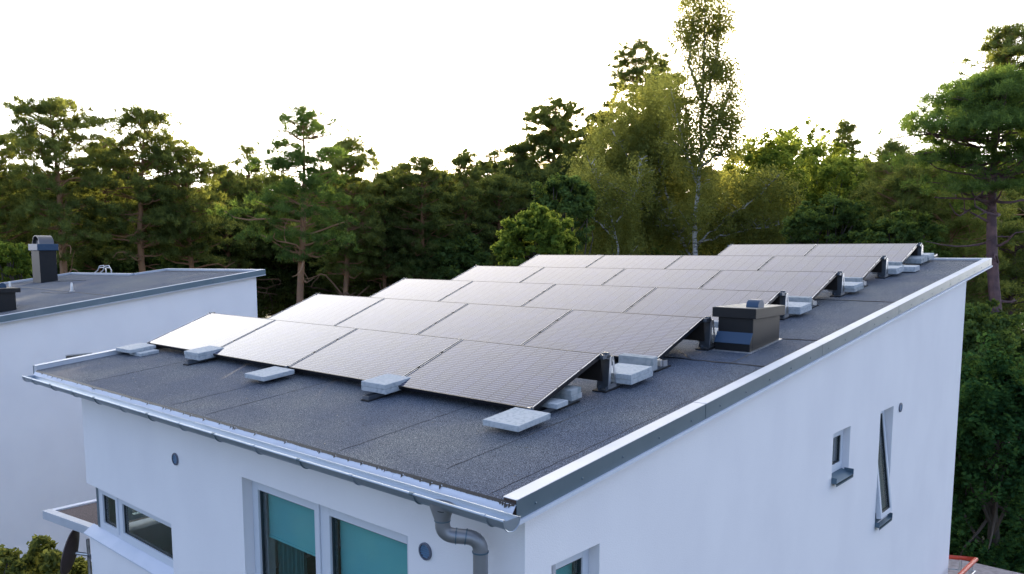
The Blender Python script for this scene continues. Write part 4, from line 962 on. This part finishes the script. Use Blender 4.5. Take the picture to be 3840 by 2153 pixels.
broadleaf('dark leafy tree behind the right roof end', 2260, 540, 27, 110, 760, 58, n=20800, size=.13, lm=L_DARK)
broadleaf('bright young leafy tree at the far left behind the black chimney', 20, 610, 30, 60, 760, 59, n=12800, size=.13, lm=L_BROAD)
broadleaf('rowan shrub filling the lower right corner beside the side wall', 2520, 900, 17.5, 150, 1560, 60, n=38000, size=.115, lm=L_ROWAN, group='shrubs beside the side wall', name='rowan_shrub', cat='shrub', flat=1.4, depthf=.7)
broadleaf('rowan shrub behind the red railing', 2450, 1080, 19.5, 150, 1640, 61, n=30000, size=.12, lm=L_ROWAN, group='shrubs beside the side wall', name='rowan_shrub', cat='shrub', flat=1.4, depthf=.7)
broadleaf('dark shrub under the right pine trunk', 2440, 760, 24, 150, 1150, 62, n=28800, size=.14, lm=L_DARK, group='shrubs beside the side wall', name='rowan_shrub', cat='shrub')
broadleaf('small bush with reddish shoots below the satellite dish', 70, 1372, 11.0, 150, 1640, 63, n=15000, size=.085, lm=L_BIRCH, group='garden bushes', name='garden_bush', cat='bush', r=.03)
# dense dark forest behind: a few kinds, repeated
def clone(src, dx, dytop, dep, rz, sc_, label, group):
    o = copy_tree(src); p = at(dx, 626, dep); o.location = (p[0], p[1], GZ); o.rotation_euler.z = rz
    z = at(dx, dytop, dep)[2]-GZ; h0 = HT[src.name]; k = z/h0; o.scale = (k*sc_, k*sc_, k); tag(o, label, None, group); return o
HT = {}
def proto(fn, *a, **k):
    o = fn(*a, **k); HT[o.name] = at(a[1], a[2], a[3])[2]-GZ; return o
pA = proto(pine, 'deep dark pine in the dense row behind', 480, 500, 50, 95, 800, 71, r=.15, group='dense dark trees of the back row', dens=.7, tuft=.24)
pB = proto(pine, 'deep dark pine in the dense row behind', 900, 500, 50, 95, 780, 72, r=.15, group='dense dark trees of the back row', dens=.7, tuft=.24)
bA = proto(broadleaf, 'dense leafy tree in the dark back row', 300, 560, 42, 110, 800, 73, n=32000, size=.19, lm=L_DARK, group='dark leafy trees of the back row')
rr = random.Random(77)
for d0, d1, ta, tb, st in ((46, 52, 432, 492, 92), (55, 66, 455, 510, 58)):
    dx = -170
    while dx < 2760:
        o_ = 0 if dx < 1300 else -55
        if d0 == 46 and 1440 < dx < 2050: dx += st; continue
        clone(rr.choice((pA, pB)), dx, rr.uniform(ta, tb)+o_, rr.uniform(d0, d1), rr.uniform(0, 6), rr.uniform(.95, 1.25), 'deep dark pine in the dense row behind', 'dense dark trees of the back row'); dx += rr.uniform(.75, 1.2)*st
dx = -150
while dx < 2750:
    clone(bA, dx, rr.uniform(545, 600), rr.uniform(42, 54), rr.uniform(0, 6), rr.uniform(1.0, 1.4), 'dense leafy tree in the dark back row', 'dark leafy trees of the back row'); dx += rr.uniform(80, 120)
